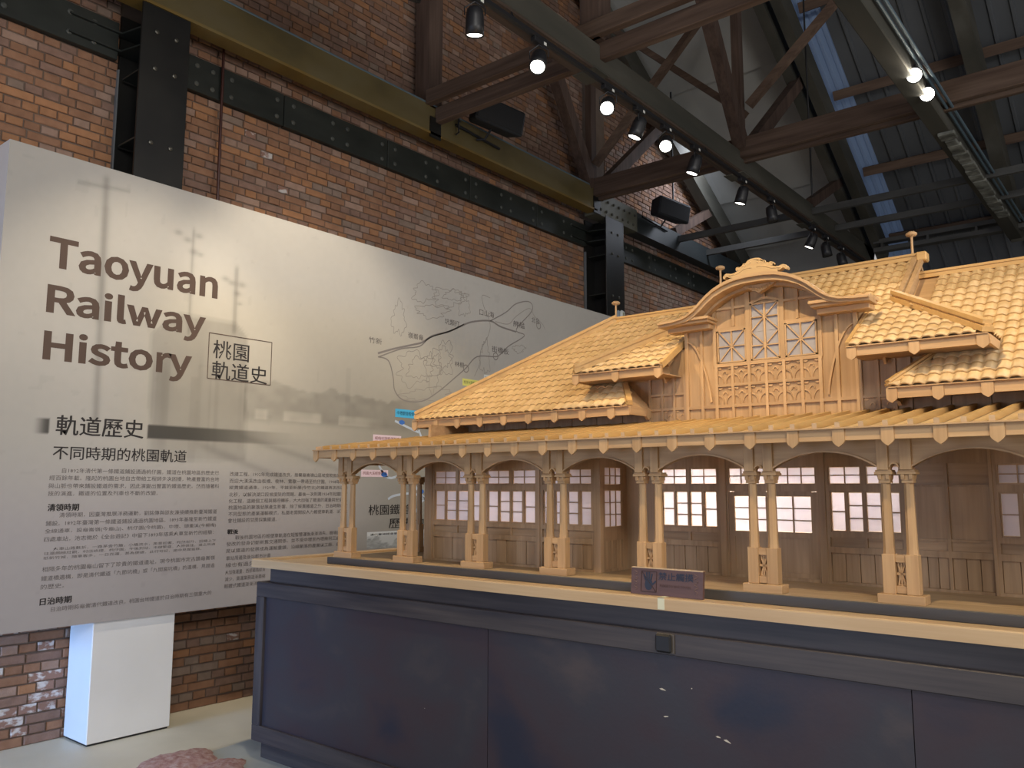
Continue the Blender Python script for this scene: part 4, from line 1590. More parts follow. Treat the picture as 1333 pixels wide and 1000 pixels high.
ca = me.color_attributes.new('print', 'FLOAT_COLOR', 'POINT'); ca.data.foreach_set('color', cols)
pm, nt, b = _m('printed_sheet'); vc = nt.nodes.new('ShaderNodeVertexColor'); vc.layer_name = 'print'; nt.links.new(vc.outputs[0], b.inputs['Base Color'])
b.inputs['Roughness'].default_value = .5; b.inputs['Specular IOR Level'].default_value = .3
me.materials.append(pm); place('printed_photograph', me, DW, (XP, PY0, PZ0))
UY, UZ = (0, 1, 0), (0, 0, 1)
XT = XP+.0012
for (t, y, z, w, h, st) in DATA['out']:
    y1 = y+w
    if st == 'B' and y1 > 8.5: continue
    nm = {'T': 'title_lettering', 'C': 'heading_lettering', 'H': 'heading_lettering', 'B': 'text_line', 'M': 'map_place_name'}[st]
    text_on(t, {'T': INK, 'C': INKB, 'H': INKB, 'B': INKT, 'M': INKT}[st], DW, (XT, y, z), UY, UZ, w, h, nm, BOLD[st], RES(st), 'T' if st == 'T' else None, twice={'H': .0035, 'C': .0018}.get(st, 0))
def frame(mb, pts, w, x=XT):
    for i in range(4):
        a = Vector((x, *pts[i])); b = Vector((x, *pts[(i+1) % 4])); mb.bar(a, b, w, .001, (1, 0, 0))
mb = MB(); frame(mb, [(3.063, 2.615), (3.572, 2.615), (3.572, 2.295), (3.063, 2.295)], .006); mb.build('title_box', INK, DW)
# map: rail lines, contours, stations, coloured route flags
def ribbon(mb, pts, w, x=XT):
    P = [Vector((x, *p)) for p in pts]; n = len(P); vs = []
    for i in range(n):
        d = (P[min(i+1, n-1)]-P[max(i-1, 0)]).normalized(); sd = Vector((0, -d.z, d.y))*w/2
        vs += [P[i]+sd, P[i]-sd]
    mb.add(vs, [(2*i, 2*i+1, 2*i+3, 2*i+2) for i in range(n-1)])
def smooth(pts, k=5):
    out = []
    n = len(pts)
    for i in range(n-1):
        p0, p1, p2, p3 = pts[max(i-1, 0)], pts[i], pts[i+1], pts[min(i+2, n-1)]
        for t in range(k):
            t = t/k; out.append(tuple(.5*((2*p1[c])+(-p0[c]+p2[c])*t+(2*p0[c]-5*p1[c]+4*p2[c]-p3[c])*t*t+(-p0[c]+3*p1[c]-3*p2[c]+p3[c])*t**3) for c in (0, 1)))
    out.append(pts[-1]); return out
for key, mat, nm in (('rail', MAPL, 'map_railway'), ('contour', MAPC, 'map_contour'), ('route', plain('route_white_blue', (.55, .62, .72), .6), 'map_route')):
    for pts, w in DATA['lines'][key]:
        mb = MB(); ribbon(mb, smooth(pts), w, XT if key != 'contour' else XT-.0004); mb.build(nm, mat, DW)
for (y, z) in DATA['circ']:
    mb = MB(); mb.add([(XT+.0004, y+r*math.cos(a*math.pi/8), z+r*math.sin(a*math.pi/8)) for a in range(16) for r in (.030, .040)], [(2*i, 2*i+1, (2*i+3) % 32, (2*i+2) % 32) for i in range(16)]); mb.build('map_station', MAPL, DW)
rb2 = plain('route_node_blue', (.05, .17, .55), .6)
for (y, z) in DATA['nodes']:
    mb = MB(); mb.add([(XT+.0006, y+.035*math.cos(a*math.pi/5), z+.02*math.sin(a*math.pi/5)) for a in range(10)], [tuple(range(10))]); mb.build('map_node', rb2, DW)
def hexc(h):
    h = h.lstrip('#'); h = ''.join(c*2 for c in h) if len(h) == 3 else h
    return tuple(((int(h[i:i+2], 16)/255)**2.2) for i in (0, 2, 4))
for (t, y, z, w, h, c1, c2) in DATA['labs']:
    mb = MB(); mb.box(XP, XT, y, y+w, z-.005, z+h); o = mb.build('map_flag', plain('flag_'+c1[1:], hexc(c1), .6), DW)
    text_on(t, plain('flag_ink_'+c2[1:], hexc(c2), .6), o, (XT+.0006, y+w*.06, z+h*.22), UY, UZ, w*.88, h*.52, 'flag_lettering', 0)
# small landscape photograph under the map title
mb = MB(); NYp, NZp = 40, 14; vs = []; cc = []
for j in range(NZp+1):
    for i in range(NYp+1):
        y = 4.537+.72*i/NYp; z = 1.051+.135*j/NZp; vs.append((0, y-4.537, z-1.051))
        hgt = .45+.25*math.sin(i*.35)+.12*math.sin(i*1.1+1); v = .62 if j/NZp > hgt else .30+.25*vn(i*.9, j*1.3)
        if j >= NZp-3: v = .80
        cc += [v*.96, v, v*1.03, 1]
me = bpy.data.meshes.new('landscape_photo'); me.from_pydata(vs, [], [(j*(NYp+1)+i, j*(NYp+1)+i+1, (j+1)*(NYp+1)+i+1, (j+1)*(NYp+1)+i) for j in range(NZp) for i in range(NYp)])
me.color_attributes.new('print', 'FLOAT_COLOR', 'POINT').data.foreach_set('color', cc); me.materials.append(pm)
lp = place('landscape_photo', me, DW, (XT, 4.537, 1.051), label='small pale landscape photograph')
text_on('清代臺灣鐵道臺北至新竹路線圖', INKB, lp, (XT+.0006, 4.57, 1.155), UY, UZ, .6, .018, 'caption_lettering', 0)
# white plinth carrying the display wall, small white box on its far end
s = MB(); s.bbox(-5.56, -5.25, 2.405, 2.932, 0.012, .729, .004); t = thing('support_plinth', (-5.4, 2.67, 0), 'white painted box plinth on the cement floor carrying the display wall', 'plinth')
s.build('body', WHITE, t); s = MB(); s.box(-5.55, -5.262, 2.415, 2.922, 0, .012); s.build('shadow_gap_base', BLACK, t)
t = thing('wall_sensor_box', (-5.3, 8.58, PZ1), 'small rounded white box standing on the far end of the display wall', 'box')
s = MB(); s.bbox(-5.33, -5.245, 8.455, 8.53, PZ1, PZ1+.125, .02); s.build('side_half', plain('grey_blue_plastic', (.30, .36, .42), .5), t)
s = MB(); s.bbox(-5.33, -5.235, 8.53, 8.62, PZ1, PZ1+.13, .02); s.build('front_half', WHITEP, t)
s = MB(); s.box(-5.236, -5.232, 8.555, 8.585, PZ1+.04, PZ1+.10); s.build('grille', plain('olive_grille', (.35, .36, .25), .6), t)

# ================================================================ MODEL BASE (dark stained display table)
TX0, TX1, TY0, TY1 = -4.316, 1.28, 2.913, 5.42
TB = thing('display_table', (-1.5, 4.1, 0), 'dark blue black stained wooden display table with a pale wooden rim carrying the station model', 'table')
s = MB(); s.box(TX0+.03, TX1-.03, TY0+.05, TY1-.05, 0.0, .105); s.build('toe_kick', STX, TB)
s = MB(); s.box(TX0+.025, TX1-.025, TY0+.027, TY1-.03, .105, .99); s.build('core', STP, TB)
for x0, x1, z0, z1, nm in ((TX0, TX1, .913, .997, 'top_rail'), (TX0, TX1, .105, .194, 'bottom_rail')):
    s = MB(); s.bbox(x0, x1, TY0, TY0+.03, z0, z1, .003); s.build(nm, STX, TB)
for x0 in (TX0, TX1-.075):
    s = MB(); s.bbox(x0, x0+.075, TY0-.0005, TY0+.03, .194, .913, .003); s.build('corner_stile', STZ, TB)
edges = [TX0+.075, -2.53, -.745, TX1-.075]
for i in range(3):
    s = MB(); s.box(edges[i]+(.0015 if i else 0), edges[i+1]-.0015, TY0+.018, TY0+.03, .194, .913); s.build('front_panel', STP, TB)
# left end frame
s = MB(); s.bbox(TX0-.001, TX0+.03, TY0+.03, TY1, .913, .997, .003); s.bbox(TX0-.001, TX0+.03, TY0+.03, TY1, .105, .194, .003); s.build('side_rail', STX, TB)
s = MB(); s.bbox(TX0, TX0+.03, TY1-.08, TY1, .194, .913, .003); s.bbox(TX0, TX0+.03, TY0+.03, TY0+.1, .194, .913, .003); s.build('side_stile', STZ, TB)
s = MB(); s.bbox(-4.25, TX1-.06, TY0+.045, TY1-.05, .99, 1.088, .002); s.build('frieze_board', STX, TB)
# pale rim: mitred frame with rounded lip
for nm, poly in (('rim_front', [(-4.335, 2.885), (TX1+.02, 2.885), (TX1-.055, 2.955), (-4.265, 2.955)]), ('rim_left', [(-4.335, 2.885), (-4.265, 2.955), (-4.265, 5.38), (-4.335, 5.45)]),
                 ('rim_right', [(TX1+.02, 2.885), (TX1+.02, 5.45), (TX1-.055, 5.38), (TX1-.055, 2.955)]), ('rim_back', [(-4.335, 5.45), (-4.265, 5.38), (TX1-.055, 5.38), (TX1+.02, 5.45)])):
    bm = bmesh.new(); vv = [bm.verts.new((x, y, z)) for z in (1.083, 1.13) for x, y in poly]
    bm.faces.new(vv[3::-1]); bm.faces.new(vv[4:]); [bm.faces.new((vv[i], vv[(i+1) % 4], vv[4+(i+1) % 4], vv[4+i])) for i in range(4)]
    es = [e for e in bm.edges if (e.verts[0].co-e.verts[1].co).length > 1 and min(v.co.z for v in e.verts) > 1.1]
    bmesh.ops.bevel(bm, geom=es, offset=.007, segments=3, affect='EDGES', profile=.5)
    MB().bm(bm).build(nm, LEDGE if 'front' in nm or 'back' in nm else wood('ledge_maple_y', (0.60, 0.43, 0.25), (0.52, 0.355, 0.195), 1, rough=.35, ring=5), TB)
s = MB(); s.box(-4.265, TX1-.055, 2.955, 5.38, 1.09, 1.116); s.build('tray_board', LEDGE, TB)
chip = plain('chipped_bare_wood', (.62, .56, .45), .8)
for (x, z, w, h, rz) in ((-1.655, .78, .028, .006, .12), (-1.64, .68, .022, .005, -.1), (-1.425, .645, .020, .006, .1), (-1.395, .638, .030, .007, .25), (-1.52, .80, .005, .004, 0), (-2.93, .5, .004, .003, 0)):
    mb = MB(); y = TY0+.0175; mb.add([(x, y, z), (x+w*.3, y, z-h*.6), (x+w, y, z-rz*w-h*.2), (x+w*.9, y, z-rz*w+h*.3), (x+w*.4, y, z+h*.5)], [(0, 1, 2, 3, 4)]); mb.build('scratch', chip, TB)
s = MB(); s.box(-1.629, -1.600, 2.8835, 2.885, 1.086, 1.128); s.box(-1.629, -1.603, 2.885, 2.93, 1.1305, 1.131)
tag(s.build('tape_strip', TAPE), 'strip of pale yellow tape wrapped over the front rim below the notice plaque', 'tape')
t = thing('push_button', (-1.61, TY0-.01, .96), 'black square button box fixed to the dark top rail under the notice plaque', 'button')
s = MB(); s.bbox(-1.650, -1.574, TY0-.007, TY0-.001, .921, .994, .002); s.build('back_plate', plain('brushed_bezel', (.10, .085, .07), .35), t)
s = MB(); s.bbox(-1.650, -1.582, TY0-.022, TY0-.006, .924, .992, .007); s.build('key', BLACK, t)
# notice plaque
NP = thing('notice_plaque', (-1.615, 2.945, 1.13), 'carved red brown wooden do-not-touch notice plaque leaning on the rim before the model', 'notice')
tl = .10
def NPp(u, v, d=0): return Vector((-1.772+u, 2.925+v*tl-d, 1.131+v))
mb = MB()
for (u0, u1, v0, v1, d0, d1) in ((0, .312, 0, .103, -.014, 0),):
    vs = [NPp(u, v, d) for d in (d0, d1) for v in (v0, v1) for u in (u0, u1)]
    mb.add(vs, [(0, 2, 3, 1), (4, 5, 7, 6), (0, 1, 5, 4), (2, 6, 7, 3), (0, 4, 6, 2), (1, 3, 7, 5)])
mb.build('board', CARVE, NP)
mb = MB(); vs = [NPp(u, v, d) for d in (-.016, .001) for v in (.1005, .1045) for u in (0, .312)]
mb.add(vs, [(0, 2, 3, 1), (4, 5, 7, 6), (0, 1, 5, 4), (2, 6, 7, 3), (0, 4, 6, 2), (1, 3, 7, 5)]); mb.build('worn_top_edge', LEDGE, NP, label='pale worn top edge')
UPL = Vector((0, tl, 1))
me_o = NPp(.122, .060, .0012); text_on('禁止觸摸', CARVI, NP, me_o, (1, 0, 0), UPL, .150, .030, 'carved_lettering', 0, twice=.0012)
mb = MB()
for a, b in (((.046, .012), (.114, .012)), ((.114, .012), (.114, .090)), ((.114, .090), (.046, .090)), ((.046, .090), (.046, .012)), ((.046, .090), (.114, .012))):
    mb.bar(NPp(*a, .001), NPp(*b, .001), .0022, .002, (0, -1, 0))
mb.build('pictogram_frame', plain('carved_groove', (.05, .024, .022), .7), NP)
mb = MB(); mb.add([NPp(.080+.018*math.cos(a*.5236), .040+.022*math.sin(a*.5236), .0016) for a in range(12)], [tuple(range(12))])
for (u, v, l, an) in ((.066, .055, .024, .35), (.073, .058, .028, .12), (.081, .059, .028, -.03), (.089, .057, .025, -.2), (.096, .040, .022, -.85)):
    mb.bar(NPp(u, v, .0016), NPp(u-l*math.sin(an), v+l*math.cos(an), .0016), .0062, .001, (0, -1, 0))
mb.build('hand_pictogram', CARVI, NP)
text_on('PLEASE DO NOT TOUCH', bpy.data.materials['carved_groove'], NP, NPp(.130, .034, .0012), (1, 0, 0), UPL, .13, .010, 'carved_lettering', 0)
scw = plain('scroll_wood', (.20, .12, .10), .6)
for u0 in (.022, .285):
    for s_ in range(3):
        pts = [NPp(u0+.008*math.sin(q*1.2+s_*2), .018+.026*s_+.022*q/6, .0014) for q in range(7)]; MB().tube(pts, .0014, 5).build('carved_scroll', scw, NP)
# ================================================================ THE STATION MODEL
ST = thing('station_model', (-1.5, 3.9, 1.116), 'large wooden scale model of an old tiled railway station standing on the dark table', 'model building')
FZ = 1.155                                             # model floor level
XL, XR = -3.86, 0.80                                   # base ends
s = MB(); s.bbox(XL, XR, 3.062, 5.20, 1.1165, FZ-.001, .002); s.build('base_slab', PLINTHD, ST)
s = MB(); s.box(XL+.01, XR-.01, 3.075, 5.19, FZ-.001, FZ+.0006); s.build('platform_floor', BOARD, ST)
# ---- arcade piers: plinth, paired square posts, tapered shafts, capitals, carved infill
PX = [-3.753+.492*k for k in range(10)]
def pier(xc, y0=3.083):
    p = MB().bbox(xc-.077, xc+.077, y0, y0+.072, FZ, FZ+.032, .002).build('arcade_pier', WX, ST, origin=(xc, y0+.036, FZ))
    z1 = FZ+.032
    for sx in (-1, 1):
        c = xc+sx*.038; y = y0+.034
        MB().bbox(c-.021, c+.021, y-.021, y+.021, z1, 1.322, .0015).build('post_block', WZ, p)
        mb = MB(); a, b = .0185, .0145                  # octagonal tapering shaft
        def ring(z, r): return [(c+r*(1.0 if abs(math.cos(t)) > .8 else .93)*math.cos(t)/math.cos(math.pi/8)*.98, y+r*math.sin(t)/math.cos(math.pi/8)*.98, z) for t in [math.pi/8+k*math.pi/4 for k in range(8)]]
        zs = [(1.322, .0195), (1.34, .0178), (1.567, .0148)]
        vs = [v for z, r in zs for v in ring(z, r)]; fs = [(i*8+t, i*8+(t+1) % 8, (i+1)*8+(t+1) % 8, (i+1)*8+t) for i in range(2) for t in range(8)]
        mb.add(vs, fs+[tuple(range(7, -1, -1)), tuple(range(16, 24))]); mb.build('tapered_shaft', WZ, p)
        mb = MB(); mb.bbox(c-.019, c+.019, y-.019, y+.019, 1.567, 1.576, .001)
        mb.prism([(c-.018, 1.576), (c+.018, 1.576), (c+.024, 1.596), (c-.024, 1.596)], 'y', y-.020, y+.020)
        for dx in (-.013, .013): mb.bbox(c+dx-.006, c+dx+.006, y-.027, y+.027, 1.580, 1.597, .001)
        mb.bbox(c-.030, c+.030, y-.029, y+.029, 1.597, 1.606, .001); mb.bbox(c-.027, c+.027, y-.026, y+.026, 1.606, 1.613, .001)
        mb.build('capital', WX, p)
    y = y0+.034
    for za, zb in ((1.295, 1.320), (z1+.003, z1+.028)): MB().box(xc-.018, xc+.018, y-.014, y+.014, za, zb).build('infill_rail', WX, p)
    mb = MB()                                            # pierced carved splat between the posts
    n = 14
    for sx in (-1, 1):
        pts = [(xc+sx*(.0045+.0085*abs(math.cos(math.pi*t/n))**1.5), 1.216+.078*t/n) for t in range(n+1)]
        inn = [(xc+sx*max(.0012, .0005+.0060*abs(math.cos(math.pi*t/n))**1.5*(1 if t not in (0, n) else 0)), z) for t, (_, z) in enumerate(pts)]
        mb.strip(pts if sx > 0 else inn, inn if sx > 0 else pts, 'y', y-.006, y+.006)
    mb.box(xc-.018, xc+.018, y-.006, y+.006, 1.251, 1.259); mb.box(xc-.003, xc+.003, y-.006, y+.006, 1.213, 1.297)
    mb.build('pierced_splat', WZ, p)
    return p
P0 = pier(PX[0])
for x in PX[1:]: dup(P0, (x-PX[0], 0, 0), ST)
for k in range(3):                                     # left end of the arcade returns along the side
    dup(P0, (-.02, .55+.5*k, 0), ST)
# ---- spandrels with segmental arches
SY0, SY1 = 3.095, 3.118
def arch_pts(xa, xb, zs, zc, n=14):
    c = (xa+xb)/2; h = (xb-xa)/2; r = (h*h+(zc-zs)**2)/(2*(zc-zs)); pts = []
    for i in range(n+1):
        x = xa+(xb-xa)*i/n; pts.append((x, zc-r+math.sqrt(max(0, r*r-(x-c)**2))))
    return pts
def spandrel(xa, xb):
    low = arch_pts(xa, xb, 1.622, 1.680)
    sp = MB().strip([(x, 1.752) for x, z in low], low, 'y', SY0, SY1).build('arch_spandrel', WX, ST)
    MB().strip([(x, z+.007) for x, z in low], low, 'y', SY0-.008, SY1+.004).build('arch_moulding', WX, sp)
    return sp
def pair_head(xc):
    low = [(xc-.038, 1.613), (xc-.016, 1.613)]+[(xc-.013*math.cos(t*math.pi/8), 1.622+.013*math.sin(t*math.pi/8)) for t in range(9)]+[(xc+.016, 1.613), (xc+.038, 1.613)]
    hd = MB().strip([(x, 1.752) for x, z in low], low, 'y', SY0, SY1).build('pair_head', WX, ST)
    for sx in (-1, 1):
        MB().bbox(xc+sx*.038-.019, xc+sx*.038+.019, SY0-.011, SY1, 1.613, 1.752, .001).build('upper_post', WZ, hd)
    mb = MB(); ring = [(xc-.0165*math.cos(t*math.pi/8), 1.622+.0165*math.sin(t*math.pi/8)) for t in range(9)]; inn = [(xc-.012*math.cos(t*math.pi/8), 1.622+.012*math.sin(t*math.pi/8)) for t in range(9)]
    mb.strip(ring, inn, 'y', SY0-.014, SY1+.002); mb.build('small_arch_ring', WX, hd)
    return hd
for i in range(9): spandrel(PX[i]+.057, PX[i+1]-.057)
for x in PX: pair_head(x)
s = MB(); s.box(-3.84, -3.82, 3.12, 4.7, 1.68, 1.752); s.build('side_beam', WY, ST)
# ---- canopy: sloping boarded roof, battens, fascia with pendants
CF, CW = 2.995, 3.636                                   # fascia plane and upper wall plane
def cz(y): return 1.759+(y-CF)*.150
cx0, cx1 = -3.905, .84
s = MB()
vs = [(cx0, CF, cz(CF)), (cx1, CF, cz(CF)), (.405, CW, cz(CW)), (-3.335, CW, cz(CW))]
s.add(vs+[(a, b, c-.008) for a, b, c in vs], [(0, 1, 2, 3), (7, 6, 5, 4), (0, 4, 5, 1), (1, 5, 6, 2), (2, 6, 7, 3), (3, 7, 4, 0)]); CAN = s.build('canopy_roof', ROOFB, ST, origin=(-1.5, CF, 1.75))
for sx, xa, xb in ((-1, cx0, -3.335), (1, cx1, .405)):   # hipped ends of the canopy
    s = MB(); y2 = 5.2
    vs = [(xa, CF, cz(CF)), (xb, CW, cz(CW)), (xb, y2, cz(CW)), (xa, y2, cz(CF))]
    if sx > 0: vs = vs[::-1]
    s.add(vs+[(a, b, c-.008) for a, b, c in vs], [(3, 2, 1, 0), (4, 5, 6, 7), (0, 1, 5, 4), (1, 2, 6, 5), (2, 3, 7, 6), (3, 0, 4, 7)]); s.build('canopy_end', WX, CAN)
bt = {}
for k in range(60):
    x = -3.835+.08*k
    if x > .80: break
    ye = CW
    if x < -3.335: ye = CF+(x-cx0)/(-3.335-cx0)*(CW-CF)
    if x > .405: ye = CF+(cx1-x)/(cx1-.405)*(CW-CF)
    if ye-CF < .05: continue
    key = round(ye, 3)
    if key not in bt:
        mb = MB(); mb.bar((x, CF-.012, cz(CF-.012)+.012), (x, ye, cz(ye)+.012), .0175, .022, (0, -.15, 1)); mb.m[0] = 1; o = mb.build('batten', [BATW, LEDGE], CAN, origin=(x, CF, cz(CF))); bt[key] = o.data
    else: place('batten', bt[key], CAN, (x, CF, cz(CF)))
mb = MB(); mb.bar((cx0, CF, cz(CF)+.01), (-3.335, CW, cz(CW)+.01), .02, .02); mb.build('hip_batten', WY, CAN)
FA = MB().box(cx0, cx1, CF-.010, CF+.002, 1.715, cz(CF)-.003).box(cx0, cx1, CF-.025, CF+.008, cz(CF)-.003, cz(CF)+.002).build('canopy_fascia', WX, ST)
s = MB(); s.box(cx0-.010, cx0, CF-.01, 5.2, 1.715, cz(CF)); s.build('side_fascia', WY, FA)
def pend_poly(x, w, zt, zb, tip):
    h = w/2; return [(x-h, zt), (x-h, zb), (x-h*.8, zb-tip*.35), (x-h*.35, zb-tip*.75), (x, zb-tip), (x+h*.35, zb-tip*.75), (x+h*.8, zb-tip*.35), (x+h, zb), (x+h, zt)]
o0 = None
for k in range(30):
    x = -3.885+.163*k
    if x > cx1: break
    if o0 is None: o0 = MB().prism(pend_poly(x, .041, 1.757, 1.712, .020), 'y', CF-.018, CF-.008).build('pendant', WZ, FA, origin=(x, CF, 1.70))
    else: place('pendant', o0.data, FA, (x, CF, 1.70))
# porch ceiling and rafters below the canopy, seen through the arches
s = MB(); s.box(-3.82, .75, 3.12, 3.60, 1.735, 1.742); s.build('porch_ceiling', WX, ST)
# ---- ground floor walls
ZTR, ZTRB, ZLO, ZLOB = 1.642, 1.562, 1.536, 1.368       # transom and sash window levels
def window_frame(parent, x0, x1, z0, z1, y, cols, rows, nm='window_sash', fr=.006, mt=.004):
    """one glazed light: frame with muntins, panes as sub-parts"""
    mb = MB(); d0, d1 = y-.004, y+.006
    mb.box(x0, x0+fr, d0, d1, z0, z1); mb.box(x1-fr, x1, d0, d1, z0, z1); mb.box(x0+fr, x1-fr, d0, d1, z0, z0+fr); mb.box(x0+fr, x1-fr, d0, d1, z1-fr, z1)
    W_ = (x1-x0-2*fr); H_ = (z1-z0-2*fr)
    for c in range(1, cols): xx = x0+fr+W_*c/cols; mb.box(xx-mt/2, xx+mt/2, d0+.001, d1, z0+fr, z1-fr)
    for r in range(1, rows): zz = z0+fr+H_*r/rows; mb.box(x0+fr, x1-fr, d0+.0015, d1-.0005, zz-mt/2, zz+mt/2)
    w = mb.build(nm, WALNZ, parent)
    for c in range(cols):
        for r in range(rows):
            MB().box(x0+fr+W_*c/cols+mt/2, x0+fr+W_*(c+1)/cols-mt/2, y+.001, y+.0025, z0+fr+H_*r/rows+mt/2, z0+fr+H_*(r+1)/rows-mt/2).build('pane', PANE, w)
    return w
def bay(x0, x1, y, boards=5):
    """a bay: two transoms over four sashes, rail panels and vertical boards below"""
    W_ = x1-x0; po = .012
    # frame grid: posts and rails (one mesh), recess boards behind
    mb = MB(); f0, f1 = y-.008, y+.012
    mb.box(x0, x0+po, f0, f1, FZ, 1.70); mb.box(x1-po, x1, f0, f1, FZ, 1.70)
    xm = (x0+x1)/2
    mb.box(xm-.008, xm+.008, f0+.001, f1, ZTRB-.002, ZTR+.002)
    for z0, z1 in ((ZTR, 1.70), (ZLO, ZTRB), (ZLOB-.022, ZLOB), (1.283, 1.308), (FZ, FZ+.012)): mb.box(x0+po, x1-po, f0, f1, z0, z1)
    mb.box(xm-.006, xm+.006, f0+.001, f1, 1.308, ZLOB-.022)
    for i in range(5): xx = x0+po+(x1-x0-2*po)*i/4; mb.box(max(x0+po, xx-.0045), min(x1-po, xx+.0045), f0+.0005, f1, ZLOB, ZLO)
    mb.box(x0+po, x1-po, y+.009, f1, FZ+.012, ZLOB-.01)
    g = mb.build('wall_bay', WALNZ, ST, origin=(xm, y, FZ))
    window_frame(g, x0+po, xm-.008, ZTRB, ZTR, y, 2, 2, 'transom_light'); window_frame(g, xm+.008, x1-po, ZTRB, ZTR, y, 2, 2, 'transom_light')
    n = 4; a = x0+po; w = (x1-x0-2*po)/n
    for i in range(n): window_frame(g, a+w*i+.003, a+w*(i+1)-.003, ZLOB, ZLO, y+(.003 if i in (0, 3) else 0), 1, 2 if i in (0, 3) else 3)
    for i in range(2):
        xa = x0+po if i == 0 else xm+.006; xb = xm-.006 if i == 0 else x1-po
        MB().box(xa, xb, y+.002, y+.008, 1.308, ZLOB-.022).build('rail_panel', WALNX, g)
    w = (x1-x0-2*po)/boards
    for i in range(boards):
        MB().bbox(x0+po+w*i+.0012, x0+po+w*(i+1)-.0012, y+.0-(.002 if i % 2 else 0), y+.008, FZ+.012, 1.283, .001).build('wall_board', WALNZ, g)
    return g
YL, YC = 3.31, 3.555
def post(x0, x1, y, z0=FZ, z1=1.70, nm='wall_post', t=.016): return MB().bbox(x0, x1, y-.014, y+t, z0, z1, .001).build(nm, WALNZ, ST)
# left block
post(-3.318, -3.262, YL)
for a, b in ((-3.262, -2.895), (-2.878, -2.530), (-2.513, -2.195)): bay(a, b, YL)
post(-2.895, -2.878, YL); post(-2.530, -2.513, YL); post(-2.195, -2.157, YL)
# its right return wall with a nine-light window
s = MB(); xr = -2.165
for a, b, z0, z1 in ((YL+.016, YL+.035, FZ, 1.70), (YC-.06, YC, FZ, 1.70), (YL+.035, YC-.06, 1.645, 1.70), (YL+.035, YC-.06, 1.535, 1.565), (YL+.035, YC-.06, 1.30, 1.365), (YL+.035, YC-.06, FZ, FZ+.012)): s.box(xr-.012, xr+.004, a, b, z0, z1)
rw = s.build('return_wall', WALNZ, ST)
def side_grid(z0, z1, cols, rows):
    ya, yb = YL+.035, YC-.06; mb = MB()
    for c in range(1, cols): yy = ya+(yb-ya)*c/cols; mb.box(xr-.004, xr+.003, yy-.002, yy+.002, z0, z1)
    for r in range(1, rows): zz = z0+(z1-z0)*r/rows; mb.box(xr-.004, xr+.003, ya, yb, zz-.002, zz+.002)
    g = mb.build('side_sash', WALNZ, rw)
    for c in range(cols):
        for r in range(rows):
            MB().box(xr-.003, xr-.0015, ya+(yb-ya)*c/cols+.002, ya+(yb-ya)*(c+1)/cols-.002, z0+(z1-z0)*r/rows+.002, z0+(z1-z0)*(r+1)/rows-.002).build('side_pane', PANE, rw)
side_grid(1.565, 1.645, 3, 2); side_grid(1.365, 1.535, 3, 3)
w = (YC-.06-YL-.035)/6
for i in range(6): MB().box(xr-.008, xr+.0015, YL+.035+w*i+.001, YL+.035+w*(i+1)-.001, FZ+.012, 1.30).build('return_board', WALNZ, rw)
# recessed centre: blank post, bay, door bay, bay
post(-2.165, -1.985, YC)
bay(-1.985, -1.672, YC); post(-1.672, -1.640, YC)
def doors(x0, x1, y):
    mb = MB(); f0, f1 = y-.008, y+.012; xm = (x0+x1)/2-.005
    mb.box(x0, x0+.008, f0, f1, FZ, 1.70); mb.box(x1-.008, x1, f0, f1, FZ, 1.70); mb.box(x0+.008, x1-.008, f0, f1, ZTR, 1.70); mb.box(x0+.008, x1-.008, f0, f1, 1.534, ZTRB); mb.box(xm-.016, xm+.016, f0, f1, ZTRB, ZTR); mb.box(x0+.008, x1-.008, f0-.004, f1, FZ, FZ+.014)
    g = mb.build('door_bay', WALNZ, ST, origin=(xm, y, FZ))
    window_frame(g, x0+.008, xm-.016, ZTRB, ZTR, y, 3, 2, 'transom_light'); window_frame(g, xm+.016, x1-.008, ZTRB, ZTR, y, 3, 2, 'transom_light')
    for i, (a, b) in enumerate(((x0+.010, xm+.006), (xm-.006, x1-.010))):
        yy = y+.006*i; mb = MB()
        mb.box(a, a+.026, yy-.006, yy+.004, FZ+.014, 1.532); mb.box(b-.026, b, yy-.006, yy+.004, FZ+.014, 1.532); mb.box(a+.026, b-.026, yy-.006, yy+.004, 1.512, 1.540); mb.box(a+.026, b-.026, yy-.006, yy+.004, 1.335, 1.360); mb.box(a+.026, b-.026, yy-.006, yy+.004, FZ+.014, FZ+.034)
        mb.box(a+.026, b-.026, yy-.001, yy+.003, FZ+.034, 1.335)
        d = mb.build('sliding_door', WALNZ, ST)
        mb = MB(); X0, X1, Z0, Z1 = a+.026, b-.026, 1.360, 1.512
        mb.box((X0+X1)/2-.003, (X0+X1)/2+.003, yy-.005, yy+.003, Z0, Z1)
        for r in (1, 2): mb.box(X0, X1, yy-.0045, yy+.003, Z0+(Z1-Z0)*r/3-.002, Z0+(Z1-Z0)*r/3+.002)
        mb.build('door_muntins', WALNZ, d)
        for c in range(2):
            for r in range(3): MB().box(X0+(X1-X0)*c/2+.003, X0+(X1-X0)*(c+1)/2-.003, yy, yy+.0015, Z0+(Z1-Z0)*r/3+.002, Z0+(Z1-Z0)*(r+1)/3-.002).build('door_pane', PANE, d)
doors(-1.640, -1.226, YC); post(-1.226, -1.196, YC)
bay(-1.196, -.888, YC)
